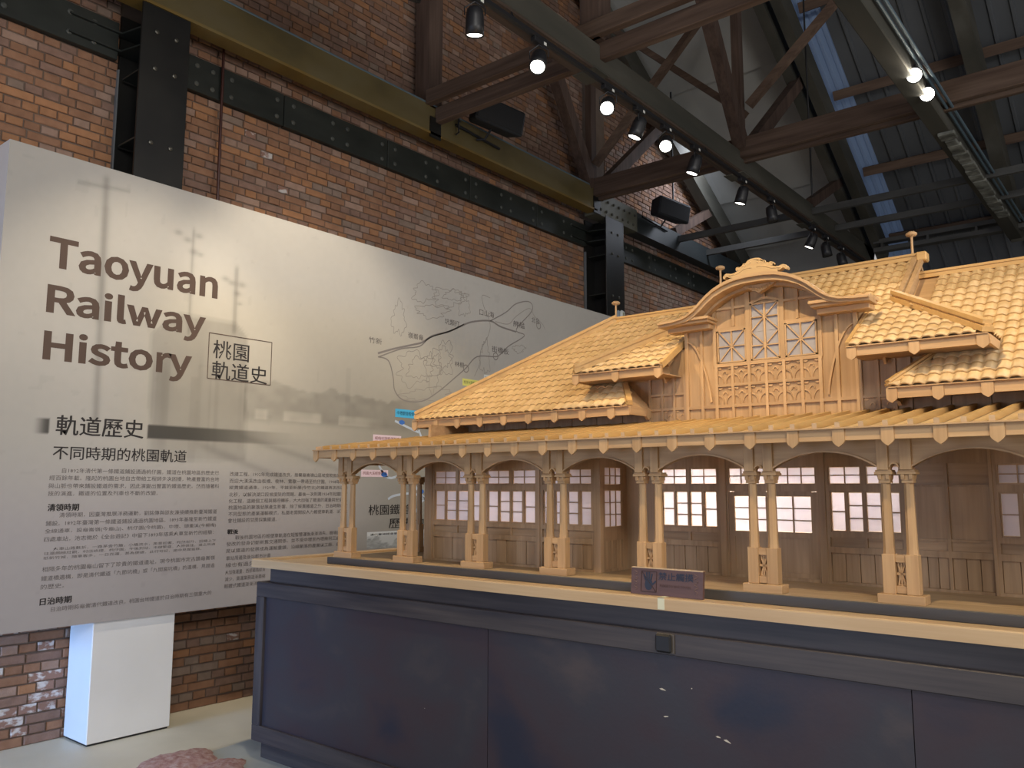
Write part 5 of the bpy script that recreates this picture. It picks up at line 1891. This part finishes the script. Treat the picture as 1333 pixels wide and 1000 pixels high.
# panelled wall right of the pier
def blank_bay(x0, x1, y):
    mb = MB(); f0, f1 = y-.008, y+.012
    mb.box(x0, x0+.012, f0, f1, FZ, 1.70)
    for z0, z1 in ((1.645, 1.70), (1.555, 1.563), (1.285, 1.310), (FZ, FZ+.012)): mb.box(x0+.012, x1, f0, f1, z0, z1)
    mb.box(x0+.012, x1, f0+.002, f1, 1.345, 1.355)
    mb.box(x0+.012, x1, y+.009, f1-.001, FZ+.012, 1.66)
    g = mb.build('panel_bay', WALNZ, ST, origin=(x0, y, FZ))
    for z0, z1 in ((1.310, 1.345), (1.355, 1.555), (1.563, 1.645)): MB().box(x0+.012, x1, y+.001, y+.008, z0, z1).build('wall_panel', WALNX if z1-z0 < .1 else WALNZ, g)
    n = max(2, round((x1-x0)/.05)); w = (x1-x0-.012)/n
    for i in range(n): MB().bbox(x0+.012+w*i+.0012, x0+.012+w*(i+1)-.0012, y, y+.008, FZ+.012, 1.285, .001).build('wall_board', WALNZ, g)
post(-.888, -.868, YC); blank_bay(-.868, -.742, YC); blank_bay(-.742, -.589, YC); post(-.589, -.577, YC)
bay(-.577, -.262, YC); blank_bay(-.262, -.10, YC); bay(-.10, .22, YC); post(.22, .40, YC)
# rear and side walls so the interior is a real closed room
s = MB(); s.box(-3.318, -3.30, YL+.01, 4.95, FZ, 1.9); s.box(.38, .40, YC, 4.95, FZ, 1.9); s.box(-3.318, .40, 4.93, 4.95, FZ, 1.9); s.build('rear_walls', WX, ST)
s = MB(); s.box(-3.33, .40, YL, 4.94, 1.700, 1.712); s.build('inner_ceiling', WX, ST)
s = MB(); s.box(-3.30, .38, 4.1, 4.115, FZ, 1.70); s.build('inner_partition', plain('pale_partition', (.6, .55, .48), .8), ST)
mlt = light('model_interior_lamp', 'AREA', (-1.78, 3.78, 1.66), (-1.78, 3.74, 1.2), 14, (1.0, 0.93, 0.84), .35, .12)
light('model_interior_lamp', 'AREA', (-1.15, 3.78, 1.66), (-1.15, 3.74, 1.2), 5, (1.0, 0.90, 0.84), .5, .12)
light('model_interior_lamp', 'AREA', (-2.7, 3.62, 1.66), (-2.7, 3.60, 1.2), 5, (1.0, 0.90, 0.88), .9, .12)
# ---- upper walls of the wings: vertical boards under the main eaves
def upper_wall(x0, x1, y=CW, z0=1.80, z1=1.93, pitch=.148):
    n = max(1, round((x1-x0)/pitch)); w = (x1-x0)/n
    g = MB().box(x0, x1, y+.010, y+.022, z0, z1).build('upper_wall', WALNZ, ST)
    for i in range(n): MB().bbox(x0+w*i+.0015, x0+w*(i+1)-.0015, y, y+.010, z0, z1, .0015).build('upper_board', WALNZ, g)
upper_wall(-3.335, -2.08); upper_wall(-.855, .405)
s = MB(); s.box(-3.335, -3.32, CW, 4.9, 1.80, 1.93); s.box(.39, .405, CW, 4.9, 1.80, 1.93); s.build('upper_side_wall', WALNZ, ST)
# ---- roof planes, tiles
def tile_mesh(w, l, name='tile'):
    mb = MB(); n = 8; amp = .0042; vs = []
    for j, (v, lift) in enumerate(((0.0, .0078), (l*1.08, .0010))):
        for i in range(n+1):
            t = i/n; h = amp*math.sin(2*math.pi*(t-.12))+amp*.35*math.sin(4*math.pi*t)
            vs.append((w*(t-.5)*1.04, v, h+lift))
    for i in range(n+1): x, y, z = vs[i]; vs.append((x, y+.0008, z-.0055))
    fs = [(i, i+1, n+2+i, n+1+i) for i in range(n)]+[(2*(n+1)+i, 2*(n+1)+i+1, i+1, i) for i in range(n)]
    mb.add(vs, fs); return mb
TW, TL = .0465, .064
_t = tile_mesh(TW, TL); TILEV, TILEF = _t.v, _t.f
tme = bpy.data.meshes.new('roof_tile'); tme.from_pydata(TILEV, [], TILEF); tme.materials.append(TILE)
tme.polygons.foreach_set('use_smooth', [i < 8 for i in range(len(TILEF))]); tme.update()
TILES = []                                             # (matrix, parent, visible weight)
def tile_plane(org, U, V, inside, nu, nv, parent, weight=True):
    U = Vector(U).normalized(); V = Vector(V).normalized(); N = U.cross(V)
    for j in range(nv):
        for i in range(nu):
            u, v = (i+.5)*TW, j*TL
            if not inside(u, v+TL*.5): continue
            P = Vector(org)+U*u+V*v
            M = Matrix((U, V, N)).transposed().to_4x4(); M.translation = P
            TILES.append((M, parent, weight))
def slab(name, pts, parent, t=.016, mat=None):
    n = len(pts); P = [Vector(p) for p in pts]; N = (P[1]-P[0]).cross(P[2]-P[0]).normalized()
    if N.z < 0: P = P[::-1]; N = -N
    vs = P+[p-N*t for p in P]
    return MB().add(vs, [tuple(range(n)), tuple(range(2*n-1, n-1, -1))]+[(i, i+n, (i+1) % n+n, (i+1) % n) for i in range(n)]).build(name, mat or WX, parent)
# main hipped roof
EY, EZ, RY, RZ = 3.44, 1.942, 4.26, 2.548
EXL, EXR, RXL, RXR = -3.555, .62, -2.66, -.27
k = (RZ-EZ)/(RY-EY); SL = math.hypot(RY-EY, RZ-EZ); sV = (0, RY-EY, RZ-EZ); BY = 2*RY-EY
IN0, IN1 = -2.08, -.855                                # gap in the main eaves taken by the centre block
HK = EZ+.20*k
MR = slab('main_roof', [(EXL, EY, EZ), (IN0+.005, EY, EZ), (IN0-.145, EY+.2, HK), (IN0, EY+.2, HK), (IN0, RY, RZ), (RXL, RY, RZ)], ST)
slab('roof_slope', [(IN1-.045, EY, EZ), (EXR, EY, EZ), (RXR, RY, RZ), (IN1, RY, RZ), (IN1, EY+.2, HK), (IN1+.105, EY+.2, HK)], MR)
slab('roof_slope', [(IN0, RY-.35, RZ-.35*k), (IN1, RY-.35, RZ-.35*k), (IN1, RY, RZ), (IN0, RY, RZ)], MR)
slab('roof_slope', [(EXR, BY, EZ), (EXL, BY, EZ), (RXL, RY, RZ), (RXR, RY, RZ)], MR)
slab('roof_slope', [(EXL, BY, EZ), (EXL, EY, EZ), (RXL, RY, RZ)], MR); slab('roof_slope', [(EXR, EY, EZ), (EXR, BY, EZ), (RXR, RY, RZ)], MR)
tile_plane((EXL, EY-.006, EZ+.004), (1, 0, 0), sV, lambda u, v: EXL+u > EXL+(RXL-EXL)*v/SL-.01 and (EXL+u < IN0+.005-(min(v*(RY-EY)/SL, .2)*.75 if v*(RY-EY)/SL < .2 else -.01)) , 33, 16, MR)
tile_plane((IN1-.045, EY-.006, EZ+.004), (1, 0, 0), sV, lambda u, v: IN1-.045+u < EXR-(EXR-RXR)*v/SL and IN1-.045+u > (IN1-.045+.75*v*(RY-EY)/SL if v*(RY-EY)/SL < .2 else IN1-.01), 33, 16, MR)
Lh = math.hypot(RXL-EXL, RZ-EZ)
tile_plane((EXL-.006, BY, EZ+.004), (0, -1, 0), (RXL-EXL, 0, RZ-EZ), lambda u, v: (BY-EY)*.5*v/Lh < u < (BY-EY)*(1-.5*v/Lh), 36, 17, MR, False)
tile_plane((EXR, BY+.006, EZ+.004), (-1, 0, 0), (0, -(RY-EY), RZ-EZ), lambda u, v: (EXR-RXR)*v/SL < u < (EXR-EXL)-(RXL-EXL)*v/SL, 90, 16, MR, False)
def ridge_bar(name, a, b, parent, w=.038, h=.036, mat=None):
    """stacked ridge: broad base, cap course, thin roll on top"""
    a = Vector(a); b = Vector(b); mb = MB(); up_ = Vector((0, 0, 1))
    mb.bar(a+up_*h*.22, b+up_*h*.22, w, h*.44); mb.bar(a+up_*h*.54, b+up_*h*.54, w*.55, h*.22); mb.bar(a+up_*h*.82, b+up_*h*.82, w*.80, h*.34)
    return mb.build(name, mat or RIDGE, parent)
ridge_bar('ridge', (RXL-.03, RY, RZ), (RXR+.03, RY, RZ), MR, .036, .034)
ridge_bar('hip_ridge', (EXL, EY, EZ+.002), (RXL, RY, RZ), MR, .055, .050); ridge_bar('hip_ridge', (EXR, EY, EZ+.002), (RXR, RY, RZ), MR)
ridge_bar('hip_ridge', (EXL, BY, EZ+.002), (RXL, RY, RZ), MR); ridge_bar('hip_ridge', (EXR, BY, EZ+.002), (RXR, RY, RZ), MR)
def eaves(x0, x1, y, z, parent, pitch=.170, ph=.03, h=.040, endl=True):
    f = MB().box(x0, x1, y-.006, y+.006, z-h, z).box(x0, x1, y-.019, y+.008, z, z+.004).build('eaves_fascia', WX, parent)
    n = int((x1-x0-ph)/pitch)+1
    for i in range(n): MB().prism(pend_poly(x0+ph+i*pitch, .040, z-.002, z-h-.001, .017), 'y', y-.014, y-.004).build('eaves_pendant', WZ, f)
    return f
eaves(EXL, IN0+.005, EY, EZ-.004, MR, .171, .012); eaves(IN1-.04, EXR, EY, EZ-.004, MR, .165, .012)
s = MB(); s.box(EXL-.006, EXL+.006, EY, BY, EZ-.044, EZ-.004); s.box(EXR-.006, EXR+.006, EY, BY, EZ-.044, EZ-.004); s.build('side_fascia', WY, MR)
for xa, xb in ((EXL+.01, IN0), (IN1, EXR)): MB().box(xa, xb, EY+.01, CW+.01, 1.915, 1.921).build('soffit_board', WALNX, MR)
# short hipped returns where the main eaves meet the centre block
for sx, xe in ((-1, IN0+.005), (1, IN1-.045)):
    g = ridge_bar('hip_ridge', (xe, EY, EZ+.002), (xe-sx*(-.16), EY+.17, EZ+.115), MR, .03, .024) if False else ridge_bar('hip_ridge', (xe, EY, EZ+.004), (xe+sx*.15, EY+.20, HK+.004), MR, .032, .024)
    slab('return_slope', [(xe, EY, EZ), (xe, CW+.04, EZ), (xe+sx*.15, CW+.04, HK), (xe+sx*.15, EY+.20, HK)], MR, .012)
    s = MB(); s.box(xe-.005, xe+.005, EY, CW, EZ-.042, EZ-.002); s.build('return_fascia', WY, MR)
    MB().prism([(EY+.15, EZ-.002), (EY+.15, EZ-.045), (EY+.17, EZ-.058), (EY+.19, EZ-.045), (EY+.19, EZ-.002)], 'x', xe-.007, xe+.007).build('eaves_pendant', WZ, MR)
for sx, xa in ((-1, IN1),):
    tile_plane((IN1-.045, EY-.006, EZ+.004), (1, 0, 0), sV, lambda u, v: u < .045 and v < .001, 1, 1, MR)
# raised centre roof with verges and finials
CR0, CR1, CUP = -1.975, -.955, .095
cy = 3.70; czz = RZ+CUP-(RY-cy)*k
CRF = slab('centre_roof', [(CR0, cy, czz), (CR1, cy, czz), (CR1, RY, RZ+CUP), (CR0, RY, RZ+CUP)], ST)
slab('roof_slope', [(CR1, BY-.26, RZ+CUP-(RY-cy)*k), (CR0, BY-.26, RZ+CUP-(RY-cy)*k), (CR0, RY, RZ+CUP), (CR1, RY, RZ+CUP)], CRF)
SLc = math.hypot(RY-cy, (RY-cy)*k)
tile_plane((CR0+.01, cy, czz+.004), (1, 0, 0), sV, lambda u, v: .02 < u < CR1-CR0-.02 and (abs(CR0+u+1.465) > .27 or v > .30), 22, int(SLc/TL)+1, CRF)
ridge_bar('ridge', (CR0-.01, RY, RZ+CUP), (CR1+.03, RY, RZ+CUP), CRF, .036, .034)
for x in (CR0, CR1):
    mb = MB(); a = Vector((x, cy-.12, RZ+CUP-(RY-cy+.12)*k)); b = Vector((x, RY, RZ+CUP))
    mb.bar(a+Vector((0, 0, .012)), b+Vector((0, 0, .012)), .022, .024); mb.bar(a+Vector((.028, 0, .004)), b+Vector((.028, 0, .004)), .020, .020); mb.bar(a+Vector((.008, 0, -.045)), b+Vector((.008, 0, -.045)), .010, .09)
    b2 = Vector((x, 2*RY-cy, czz)); mb.bar(b2+Vector((0, 0, .012)), b+Vector((0, 0, .012)), .03, .024)
    mb.build('verge', WY, CRF)
    MB().bbox(x+.008, x+.055, RY-.03, RY+.03, RZ+CUP-.012, RZ+CUP+.034, .006).build('ridge_end_block', RIDGE, CRF)
def finial(x, y, z, h, nm, parent):
    MB().lathe([(.007, 0), (.006, .01), (.0055, h-.02), (.008, h-.012), (.022, h-.010), (.026, h-.003), (.025, h+.003), (.015, h+.010), (.003, h+.012)], (x, y, z), 20).build(nm, WZ, parent, smooth=True)
finial(-2.655, RY, RZ+.03, .095, 'finial', MR); finial(RXR, RY, RZ+.03, .095, 'finial', MR)
finial(CR0+.01, RY, RZ+CUP+.03, .105, 'finial', CRF); finial(CR1-.012, RY, RZ+CUP+.03, .105, 'finial', CRF)
# small hipped roofs flanking the gable
SE, SZ, SK = 3.44, 2.119, .60
def small_roof(sgn):
    c = -1.470; xi = c+sgn*.425; xo = c+sgn*.930; W_ = abs(xo-xi); yt = SE+.42; zt = SZ+SK*.42
    xt = xo-sgn*.42
    g = slab('flank_roof', [(xi, SE, SZ), (xo, SE, SZ), (xt, yt, zt), (xi, yt, zt)], ST, .012)
    slab('flank_hip_slope', [(xo, SE, SZ), (xo, 4.1, SZ), (xt, 4.1, zt), (xt, yt, zt)], g, .012)
    L = math.hypot(.42, SK*.42); Vv = (0, .42, SK*.42)
    if sgn > 0: tile_plane((xi, SE-.006, SZ+.004), (1, 0, 0), Vv, lambda u, v: u < W_-.42*v/L, 11, 8, g)
    else: tile_plane((xo, SE-.006, SZ+.004), (1, 0, 0), Vv, lambda u, v: u > .42*v/L and u < W_, 11, 8, g)
    tile_plane((xo+sgn*.006, SE if sgn > 0 else 4.05, SZ+.004), (0, sgn, 0), (-sgn*.42, 0, SK*.42), lambda u, v: (u > .42*v/L if sgn > 0 else u < .61-.42*v/L), 13, 8, g, False)
    ridge_bar('hip_ridge', (xo, SE, SZ+.004), (xt, yt, zt+.004), g, .046, .046)
    mb = MB(); a = Vector((xi, SE-.004, SZ)); b = Vector((xi, yt-.10, zt-SK*.10))
    mb.bar(a+Vector((0, 0, .004)), b+Vector((0, 0, .004)), .014, .030); mb.build('verge_board', RIDGE, g)
    x0, x1 = min(xi, xo), max(xi, xo)
    f = MB().box(x0, x1, SE-.006, SE+.006, SZ-.040, SZ-.004).box(x0, x1, SE-.019, SE+.006, SZ-.004, SZ).build('eaves_fascia', WX, g)
    for x in (x0+.018, (x0+x1)/2+(.0), x1-.018): MB().prism(pend_poly(x, .038, SZ-.005, SZ-.041, .016), 'y', SE-.014, SE-.004).build('eaves_pendant', WZ, f)
    s = MB(); s.box(x0+.005, x1-.005, SE+.006, 3.70, SZ-.034, SZ-.028); s.build('soffit_board', WALNX, g)
    s = MB(); s.box(xo-.006, xo+.006, SE, 4.1, SZ-.04, SZ-.004); s.build('side_fascia', WY, g)
small_roof(-1); small_roof(1)
LIGHTC = wood('crest_wood', (0.58, 0.40, 0.20), (0.52, 0.34, 0.16), 0)
# ---- centre gable block: stud-and-panel front
GY = 3.636; gc = -1.466
blk = MB().box(-2.24, -.70, GY+.014, GY+.03, 1.80, 2.085).build('centre_block', WALNZ, ST)
s = MB(); s.box(-2.085, -2.07, GY+.012, 4.2, 1.80, 2.12); s.box(-.865, -.85, GY+.012, 4.2, 1.80, 2.12); s.build('block_side', WALNZ, blk)
ARC = [(0, 2.512), (.05, 2.5115), (.10, 2.505), (.15, 2.491), (.20, 2.468), (.24, 2.440), (.275, 2.409), (.305, 2.384), (.335, 2.364), (.37, 2.351), (.42, 2.344), (.50, 2.340)]
def arc_z(dx):
    dx = abs(dx)
    for (a, za), (b, zb) in zip(ARC, ARC[1:]):
        if a <= dx <= b: return za+(zb-za)*(dx-a)/(b-a)
    return ARC[-1][1]
# gable back board following the arch
n = 40; xs = [gc-.405+.81*i/n for i in range(n+1)]
gb = MB().strip([(x, arc_z(x-gc)-.035) for x in xs], [(x, 1.80) for x in xs], 'y', GY+.006, GY+.011).build('gable_back_board', WZ, ST)
GB = MB(); 
G = GB
xw = [-1.712, -1.548, -1.386, -1.222]                   # window group edges
studs = []
def stud(x, z0, z1, w=.0145, d=.0055): MB().box(x-w/2, x+w/2, GY-d, GY+.012, z0, z1).build('stud', WZ, gb)
def rail(x0, x1, z, w=.015, d=.0048): MB().box(x0, x1, GY-d, GY+.012, z-w/2, z+w/2).build('rail', WX, gb)
L0, R0 = gc-.405, gc+.405
for x in (L0+.006, R0-.006): stud(x, 1.82, arc_z(x-gc)-.03, .016, .006)
cols = [xw[0]+(xw[3]-xw[0])*i/6 for i in range(7)]
side = [L0+.012+(xw[0]-L0-.012)*.5, R0-.012-(R0-.012-xw[3])*.5]
for i, x in enumerate(cols):
    stud(x, 1.82, 2.125, .015 if i in (0, 6) else .013)
for x in side: stud(x, 1.82, arc_z(x-gc)-.035)
for x in (xw[0]-.004, xw[3]+.004): stud(x, 2.125, arc_z(x-gc)-.035, .016)
for x in (xw[1]+.0, xw[2]-.0): stud(x, 2.125, arc_z(x-gc)-.035, .022)
for x in ((xw[0]+xw[1])/2+.01, (xw[2]+xw[3])/2-.01): stud(x, 2.305, arc_z(x-gc)-.035, .012)
stud(gc, 2.42, arc_z(0)-.035, .012)
rail(L0, R0, 1.930, .014); rail(xw[0], xw[3], 2.028, .013); rail(xw[0]-.01, xw[3]+.01, 2.124, .016)
rail(xw[0], xw[1]-.011, 2.296, .014); rail(xw[2]+.011, xw[3], 2.296, .014)
rail(L0, xw[1]-.011, 2.385, .012) if False else None
rail(xw[0]+.0, xw[1]-.011, 2.395, .011); rail(xw[2]+.011, xw[3], 2.395, .011)
# curved member over the middle window
pts = [(xw[1]+.011+(xw[2]-xw[1]-.022)*i/10, 2.395+.018*math.sin(math.pi*i/10)) for i in range(11)]
MB().strip([(x, z+.013) for x, z in pts], pts, 'y', GY-.005, GY+.012).build('window_head', WX, gb)
# star windows
def star(x0, x1, z0, z1, stars, cols_=1):
    g = MB(); fr = .006; d0, d1 = GY-.005, GY+.004
    g.box(x0, x0+fr, d0, d1, z0, z1); g.box(x1-fr, x1, d0, d1, z0, z1); g.box(x0, x1, d0, d1, z0, z0+fr); g.box(x0, x1, d0, d1, z1-fr, z1)
    w = g.build('star_window', WZ, gb)
    xm = (x0+x1)/2; H_ = (z1-z0)/stars
    MB().box(xm-(.004 if stars > 1 else .003), xm+(.004 if stars > 1 else .003), GY-.006, GY+.003, z0, z1).build('star_bar', WZ, w)
    for k_ in range(stars):
        za, zb = z0+H_*k_+fr*.5, z0+H_*(k_+1)-fr*.5; zm = (za+zb)/2
        for (p, q) in (((x0+fr, zm), (x1-fr, zm)), ((x0+fr, za), (x1-fr, zb)), ((x0+fr, zb), (x1-fr, za))):
            MB().bar((p[0], GY-.0015, p[1]), (q[0], GY-.0015, q[1]), .007, .0052, (0, 0, 1) if p[1] == q[1] else (1, 0, 0)).build('star_bar', WX, w)
    for i in range(2):
        for k_ in range(stars*2):
            MB().box(x0+fr+(x1-x0-2*fr)*i/2+.0005, x0+fr+(x1-x0-2*fr)*(i+1)/2-.0005, GY+.003, GY+.005, z0+fr+(z1-z0-2*fr)*k_/(stars*2)+.0005, z0+fr+(z1-z0-2*fr)*(k_+1)/(stars*2)-.0005).build('star_pane', plain('pinkish_grey_star_pane', (.36, .33, .32), .5) if 'pinkish_grey_star_pane' not in bpy.data.materials else bpy.data.materials['pinkish_grey_star_pane'], w)  # panes in one even pinkish grey
star(xw[0]+.010, xw[1]-.012, 2.134, 2.289, 1); star(xw[2]+.012, xw[3]-.010, 2.134, 2.289, 1); star(xw[1]+.012, xw[2]-.012, 2.134, 2.400, 2)
# carved flower panels: two rows of six, plus shaded ones at the block sides
def flower(x0, x1, z0, z1):
    g = MB(); xm = (x0+x1)/2; w = (x1-x0)/2; h = z1-z0; y0, y1 = GY+.0005, GY+.0065
    for sx in (-1, 1):
        n_ = 8; top = []; bot = []
        for i in range(n_+1):
            t = i/n_; x = xm+sx*(w*(1-.80*math.sin(t*math.pi/2))); z = z0+.008+h*.48*math.cos(t*math.pi/2)
            top.append((x, z)); bot.append((x, z-.008))
        for a in range(n_+1): pass
        if sx > 0: top, bot = top[::-1], bot[::-1]
        g.strip(top, bot, 'y', y0, y1)
        tp = [(xm+sx*(w-w*.55*i/6), z1-.004) for i in range(7)]; bp = [(x, z1-.010-.003*math.sin(i*.5)) for i, (x, z) in enumerate(tp)]
        if sx > 0: tp, bp = tp[::-1], bp[::-1]
        g.strip(tp, bp, 'y', y0, y1)
    n_ = 10; outr = [(xm+.0125*math.cos(math.pi*(1.08-1.16*i/n_)), z0+h*.60+.0125*math.sin(math.pi*(1.08-1.16*i/n_))) for i in range(n_+1)]
    inr = [(xm+.0075*math.cos(math.pi*(1.08-1.16*i/n_)), z0+h*.60+.0075*math.sin(math.pi*(1.08-1.16*i/n_))) for i in range(n_+1)]
    g.strip(outr, inr, 'y', y0, y1)
    return g.build('flower_panel', WX, gb)
f0 = None
wc = cols[1]-cols[0]
for z0, z1 in ((1.938, 2.021), (2.035, 2.116)):
    for i in range(6):
        if f0 is None: f0 = flower(cols[i]+.007, cols[i+1]-.007, z0, z1); fz = z0; fx = cols[i]
        else: place('flower_panel', f0.data, gb, WPOS[f0.name]+Vector((cols[i]-fx, 0, z0-fz)))
# curved brace arcs on the side panels
for sx in (-1, 1):
    base = gc+sx*.270; tip = gc+sx*.395
    top = []; bot = []
    for i in range(13):
        t = i/12; x = base+(tip-base)*t**1.3; z = 1.955+.30*math.sin(t*math.pi/2)*1.0
        top.append((x, z)); bot.append((x+sx*.008, z-.003))
    if sx < 0: top, bot = bot, top
    MB().strip(top, bot, 'y', GY-.0045, GY+.008).build('curved_brace', WZ, gb)
# shaded side panels of the block
for sx in (-1, 1):
    e0 = gc+sx*.405; e1 = gc+sx*.612
    a, b = min(e0, e1), max(e0, e1); sg = MB().box(a, b, GY+.004, GY+.012, 1.80, 2.12).box(min(gc+sx*.395, gc+sx*.54), max(gc+sx*.395, gc+sx*.54), GY+.003, GY+.012, 2.12, 2.222).build('side_back_board', WALNZ, ST)
    for x in (a+.006, a+(b-a)*.36, a+(b-a)*.68, b-.008): MB().box(x-.006, x+.006, GY-.006, GY+.006, 1.80, 2.10).build('stud', WALNZ, sg)
    for z in (1.932, 2.005) if sx < 0 else (1.932,): MB().box(a, b, GY-.005, GY+.006, z-.006, z+.006).build('rail', WALNX, sg)
    xa = a+(b-a)*(.36 if sx < 0 else .02)+.0; 
    for q in range(2):
        x0 = (e0-sx*-.006)+sx*(.069*q) if False else (a+(b-a)*(.36+.32*q) if sx < 0 else a+(b-a)*(.03+.33*q))
        place('flower_panel', f0.data, sg, WPOS[f0.name]+Vector((x0-fx, .0, 1.845-fz)))
# cornices at the feet of the gable arch
for sx in (-1, 1):
    a, b = sorted((gc+sx*.235, gc+sx*.492))
    mb = MB(); mb.bbox(a, b, GY-.105, GY+.03, 2.338, 2.352, .002); mb.bbox(a+.006, b-.006, GY-.092, GY+.03, 2.325, 2.338, .002); mb.bbox(a+.018, b-.018, GY-.050, GY+.03, 2.300, 2.325, .003)
    mb.build('cornice', WX, ST)
# bow shaped bargeboard
n = 64; X = [gc-.492+.984*i/n for i in range(n+1)]
def thick(dx): return .036-.016*sst(.26, .40, abs(dx))
mb = MB(); mb.strip([(x, arc_z(x-gc)) for x in X], [(x, arc_z(x-gc)-thick(x-gc)*.42) for x in X], 'y', GY-.125, GY-.02)
mb.strip([(x, arc_z(x-gc)-thick(x-gc)*.42) for x in X], [(x, arc_z(x-gc)-thick(x-gc)) for x in X], 'y', GY-.110, GY-.02)
bb = mb.build('curved_bargeboard', WX, ST, smooth=False)
X2 = [x for x in X if abs(x-gc) < .405]
MB().strip([(x, arc_z(x-gc)-.010) for x in X2], [(x, arc_z(x-gc)-.036) for x in X2], 'y', GY-.03, GY+.22).build('arched_roof_shell', WX, bb)
MB().strip([(x, arc_z(x-gc)-.034) for x in X2], [(x, arc_z(x-gc)-.050) for x in X2], 'y', GY-.045, GY+.01).build('inner_moulding', WX, bb)
# carved crest on top and carved drop below
ccx = gc+.008
def crz(x): return arc_z(x)+.001
half = [(.135, .004), (.150, .010), (.160, .020), (.172, .024), (.178, .016), (.187, .018), (.190, .030), (.182, .041), (.168, .044), (.154, .038), (.142, .030), (.120, .026), (.106, .030), (.104, .040), (.111, .045), (.108, .054), (.096, .056), (.086, .050), (.074, .056), (.064, .064), (.050, .066), (.044, .074), (.034, .082), (.018, .086), (0, .087)]
half = [(x*.80, z*.78) for x, z in half]
out_ = [(x, crz(x)+z) for x, z in half]+[(-x, crz(x)+z) for x, z in half[-2::-1]]
base_ = [(-.108+.216*i/10, crz(-.108+.216*i/10)-.012) for i in range(11)]
poly = [(ccx+x, z) for x, z in out_]+[(ccx+x, z) for x, z in base_]
bm = bmesh.new(); fv = [bm.verts.new((x, GY-.122, z)) for x, z in poly]; f = bm.faces.new(fv); bmesh.ops.triangulate(bm, faces=[f])
r_ = bmesh.ops.extrude_face_region(bm, geom=bm.faces[:]); [setattr(v, 'co', v.co+Vector((0, .030, 0))) for v in r_['geom'] if isinstance(v, bmesh.types.BMVert)]
bmesh.ops.recalc_face_normals(bm, faces=bm.faces[:])
crest = MB().bm(bm).build('carved_crest', LIGHTC, ST)
def scroll(mb, cx_, cz_, r, turns, a0, sgn, w=.0020):
    pts = []
    for i in range(20):
        t = i/19; a = a0+sgn*t*turns*2*math.pi; rr = r*(1-.72*t); pts.append((cx_+rr*math.cos(a), GY-.1215, cz_+rr*math.sin(a)))
    mb.tube(pts, w, 6)
for sx in (-1, 1):
    for (dx, dz, r, a0, sg) in ((.140, .022, .010, -1.2, 1), (.080, .032, .009, 2.0, -1), (.045, .042, .010, -.6, 1), (.018, .050, .009, 1.4, -1)):
        mb = MB(); scroll(mb, ccx+sx*dx, crz(dx)+dz, r, 1.0, a0 if sx > 0 else math.pi-a0, sg*sx); mb.build('crest_scroll', LIGHTC, crest, smooth=True)
    mb = MB(); mb.tube([(ccx+sx*(.012+.11*t/8), GY-.122, crz(.012+.11*t/8)+.024-.010*(t/8)+.005*math.sin(t*.9)) for t in range(9)], .0022, 6); mb.build('crest_scroll', LIGHTC, crest, smooth=True)
dp = [(gc-.075+.15*i/12, 2.474-.0*i) for i in range(13)]
lowd = [(x, 2.470-.034*(1-abs((x-gc)/.075))**1.1-.004*abs(math.sin(i*1.3))) for i, (x, z) in enumerate(dp)]
mb = MB(); mb.strip(dp, lowd, 'y', GY-.060, GY-.028)
for i in range(9): mb.lathe([(.001, 0), (.008, .002), (.005, .006), (.001, .008)], (gc-.05+.0125*i, GY-.058, 2.464-.014*(1-abs(i-4)/4)), 8, (0, -1, 0))
mb.build('carved_drop', WX, bb)
# cheeks closing the gap between gable and roofs
s = MB(); s.prism([(GY+.03, 2.10), (4.10, 2.10), (4.10, 2.50), (GY+.03, 2.30)], 'x', gc-.405, gc-.395); s.prism([(GY+.03, 2.10), (4.10, 2.10), (4.10, 2.50), (GY+.03, 2.30)], 'x', gc+.395, gc+.405); s.build('gable_cheek', WY, blk)
# ---- place the tiles: the largest in view one by one, the rest as one part
def cscore(M):
    d = (M.translation-camv).length; v = M.translation-camv
    xx = v.dot(rt)/v.dot(fw)
    return d if xx < .66 else d+6
def hidden(M): x, y, z = M.translation; return False
cand = sorted([i for i, t in enumerate(TILES) if t[2]], key=lambda i: cscore(TILES[i][0]))
one = set(cand[:300])
for i in cand[:300]:
    M, par, w_ = TILES[i]
    place('roof_tile', tme, par, M.translation, M.to_euler())
rest = {}
for i, (M, par, w_) in enumerate(TILES):
    if i in one: continue
    mb = rest.setdefault(par.name, (MB(), par))[0]; mb.add([M @ Vector(v) for v in TILEV], TILEF)
for nm, (mb, par) in rest.items():
    o = mb.build('roof_tiles', TILE, par, kind='stuff')
